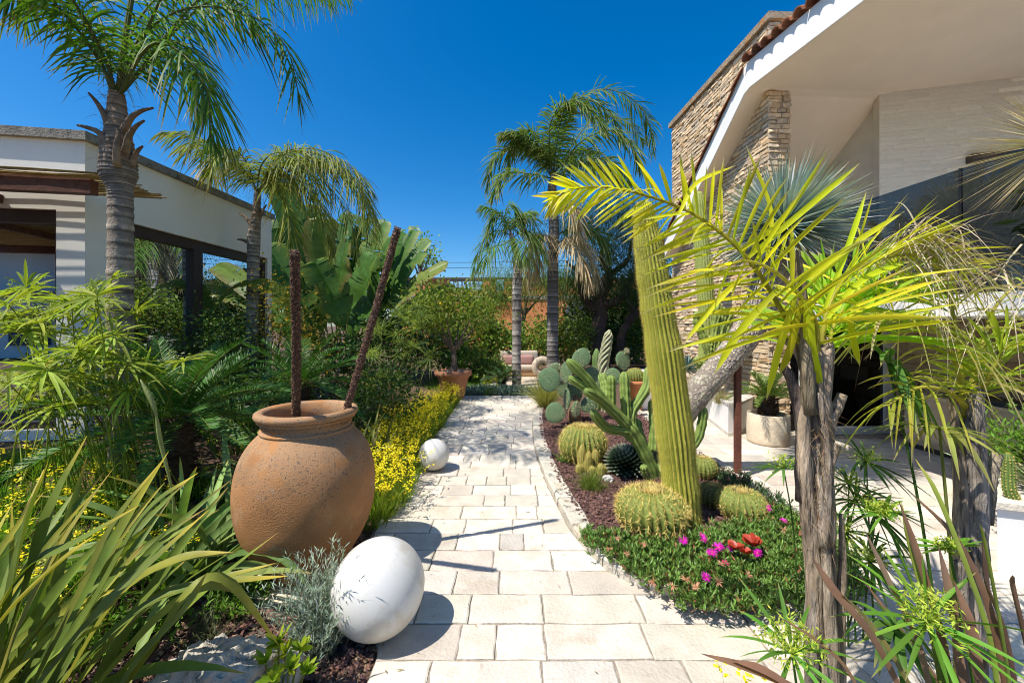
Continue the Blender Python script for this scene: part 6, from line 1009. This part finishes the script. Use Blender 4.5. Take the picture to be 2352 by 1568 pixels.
for pts in ([(2300, 1700, 1.4), (2270, 1450, 1.45), (2160, 1150, 1.6), (2100, 1050, 1.7)], [(2180, 1700, 1.5), (2140, 1450, 1.6), (2090, 1250, 1.7), (2070, 1150, 1.75)], [(2330, 1700, 1.4), (2310, 1500, 1.4), (2265, 1250, 1.4), (2250, 1200, 1.4)]):
    m = MB(); ribbon(m, px(pts, 1.5), .022, 12, (.16, .24, .04), (.26, .3, .05), tip=(.4, .34, .08), fold=.3); obj('leaf', m, 'flax_leaf', tb)
# white planter at the right edge with succulents
gP = G(2290, 1320); wp = thing('white_planter', 'white planter box with pale top at the right edge', 'planter', (gP[0] + .6, gP[1] + .5, 0)); hz_ = P(2290, 1150, gP[1])[2]
PWR = [(gP[0], gP[1]), (gP[0] + 1.6, gP[1] - .55), (gP[0] + 2.4, gP[1] + .6), (gP[0] + 1.45, gP[1] + 1.1)]
m = MB(); prism(m, PWR, 0, hz_ - .05, (.80, .79, .77)); obj('wall', m, 'white_paint', wp, smooth=False); c_ = np.mean(PWR, 0); m = MB(); prism(m, [tuple(c_ + (np.array(p) - c_) * 1.05) for p in PWR], hz_ - .05, hz_, (.66, .6, .5)); obj('coping', m, 'paver', wp, smooth=False)
twiggy('trailing_succulent', 'green spiky succulents growing over the right white planter', 'succulent', (gP[0] + .8, gP[1] + .35, hz_), .4, 120, .22, .06, 12, (.12, .2, .07), 'succulent', w_=.012, open_=.9)
leafball('agave', 'grey-green aloe rosette in the right white planter', 'agave', np.array([gP[0] + .55, gP[1] + .1, hz_ + .05]), .2, 40, .28, .05, (.25, .3, .16), (.35, .2, .12), zmin=.05, prof='sword')
c = P(2300, 1085, 3.25); column('column_cactus', 'small green column cactus at the right edge', [((c[0] + .1, 3.25, hz_), .04), (P(2318, 1120, 3.25), .04), (P(2316, 1060, 3.25), .036), (P(2315, 1040, 3.25), .02)], 10, .2, (.14, .22, .05), (.08, .13, .03), (c[0] + .1, 3.25, hz_), n=24, L=.014)
twiggy('shrub', 'leafy green shrub with orange flowers behind the stump at the right edge', 'shrub', (4.9, 3.6, hz_), .5, 150, .75, .075, 16, (.13, .26, .03), w_=.018, open_=.55, group='shrubs on the right')
# stainless counter under the balcony
co = thing('outdoor_kitchen', 'stainless steel outdoor kitchen counter under the balcony', 'counter', tuple(hp(1.9, -2.6, 0)))
m = MB(); box(m, (1.62, -4.2, .08), (2.2, -1.0, .86), (.55, .53, .5), hp); obj('cabinet', m, 'metal', co, smooth=False)
m = MB(); box(m, (1.58, -4.24, .86), (2.2, -.96, .90), (.62, .60, .57), hp); obj('worktop', m, 'metal', co, smooth=False)
for k in range(4): m = MB(); box(m, (1.605, -4.1 + k * .78, .14), (1.618, -3.4 + k * .78, .82), (.5, .48, .46), hp); d_ = obj('door', m, 'metal', co, smooth=False); m = MB(); box(m, (1.57, -3.5 + k * .78, .5), (1.603, -3.46 + k * .78, .75), (.6, .6, .6), hp); obj('handle', m, 'metal', d_, smooth=False)
m = MB(); box(m, (1.64, -4.15, .0), (2.18, -1.05, .08), (.04, .04, .04), hp); obj('plinth', m, 'frame', co, smooth=False)
m = MB(); box(m, (1.7, -2.6, .90), (2.1, -1.5, .96), (.06, .06, .06), hp); obj('grill', m, 'dark_metal', co, smooth=False)
bp = thing('balcony_plant', 'dark potted plant behind the smoked balcony glass', 'plant', tuple(hp(.6, -3.9, 2.33))); q = hp(.6, -3.9, 2.33); m = MB(); lathe(m, [(.02, 0), (.16, 0), (.2, .3), (.18, .3), (.02, .26)], 20, q, (.16, .14, .12)); obj('pot', m, 'terracotta', bp); m = MB(); cloud(m, q + [0, 0, .7], (.5, .4, .45), 900, .16, [(.03, .06, .015), (.05, .09, .02)], aspect=.35); obj('foliage', m, 'leaf', bp)
yr = thing('yucca', 'dry-tipped yucca head entering at the right edge', 'yucca', (4.4, 3.1, 0)); hc = P(2440, 330, 3.1); m = MB(); tube(m, catmull([(4.4, 3.1, 0), (4.35, 3.1, 1.6), hc], 14), np.linspace(.16, .12, 14), 12, (.26, .2, .15), jit=.04); obj('trunk', m, 'trunk', yr)
n = 480; D = rnd_dirs(n, -.85, .95); c = vary((.36, .33, .17), n, .2); m = MB(); blades(m, hc + D * .05, D, R.uniform(.45, .66, n), .011, R.uniform(0, .12, n), 3, None, 'needle', c, c, tip=(.62, .47, .26), tipat=.35); obj('leaf_head', m, 'dry', yr, kind='stuff')
# citrus fruit on the potted tree
for k, (x, y, lab) in enumerate(((1013, 697, 'lemon at the upper left of the potted tree'), (1047, 703, 'lemon at the upper right of the potted tree'))):
    c = P(x, y, 10.6); m = MB(); t_ = np.linspace(-math.pi / 2, math.pi / 2, 10); lathe(m, np.stack([np.cos(t_) * .045 + 1e-4, np.sin(t_) * .06], 1), 12, c, (.75, .55, .03)); obj('lemon', m, 'succulent', loc=c, label=lab, category='lemon', group='lemons')

m = MB(); n = 90; p = np.c_[R.uniform(-1.25, .5, n), R.uniform(2.0, 9, n)]; p[:40, 0] = leftX(p[:40, 1]) + np.abs(R.normal(.05, .12, 40)); d = rnd_dirs(n, -.05, .12); blades(m, np.c_[p, np.full(n, .006)], d, R.uniform(.02, .06, n), R.uniform(.004, .014, n), 0, 2, None, 'lance', vary((.3, .22, .11), n)); obj('fallen_leaves', m, 'dry', loc=(-.4, 5, 0), label='a few dry leaves fallen on the path', category='leaves', kind='stuff')
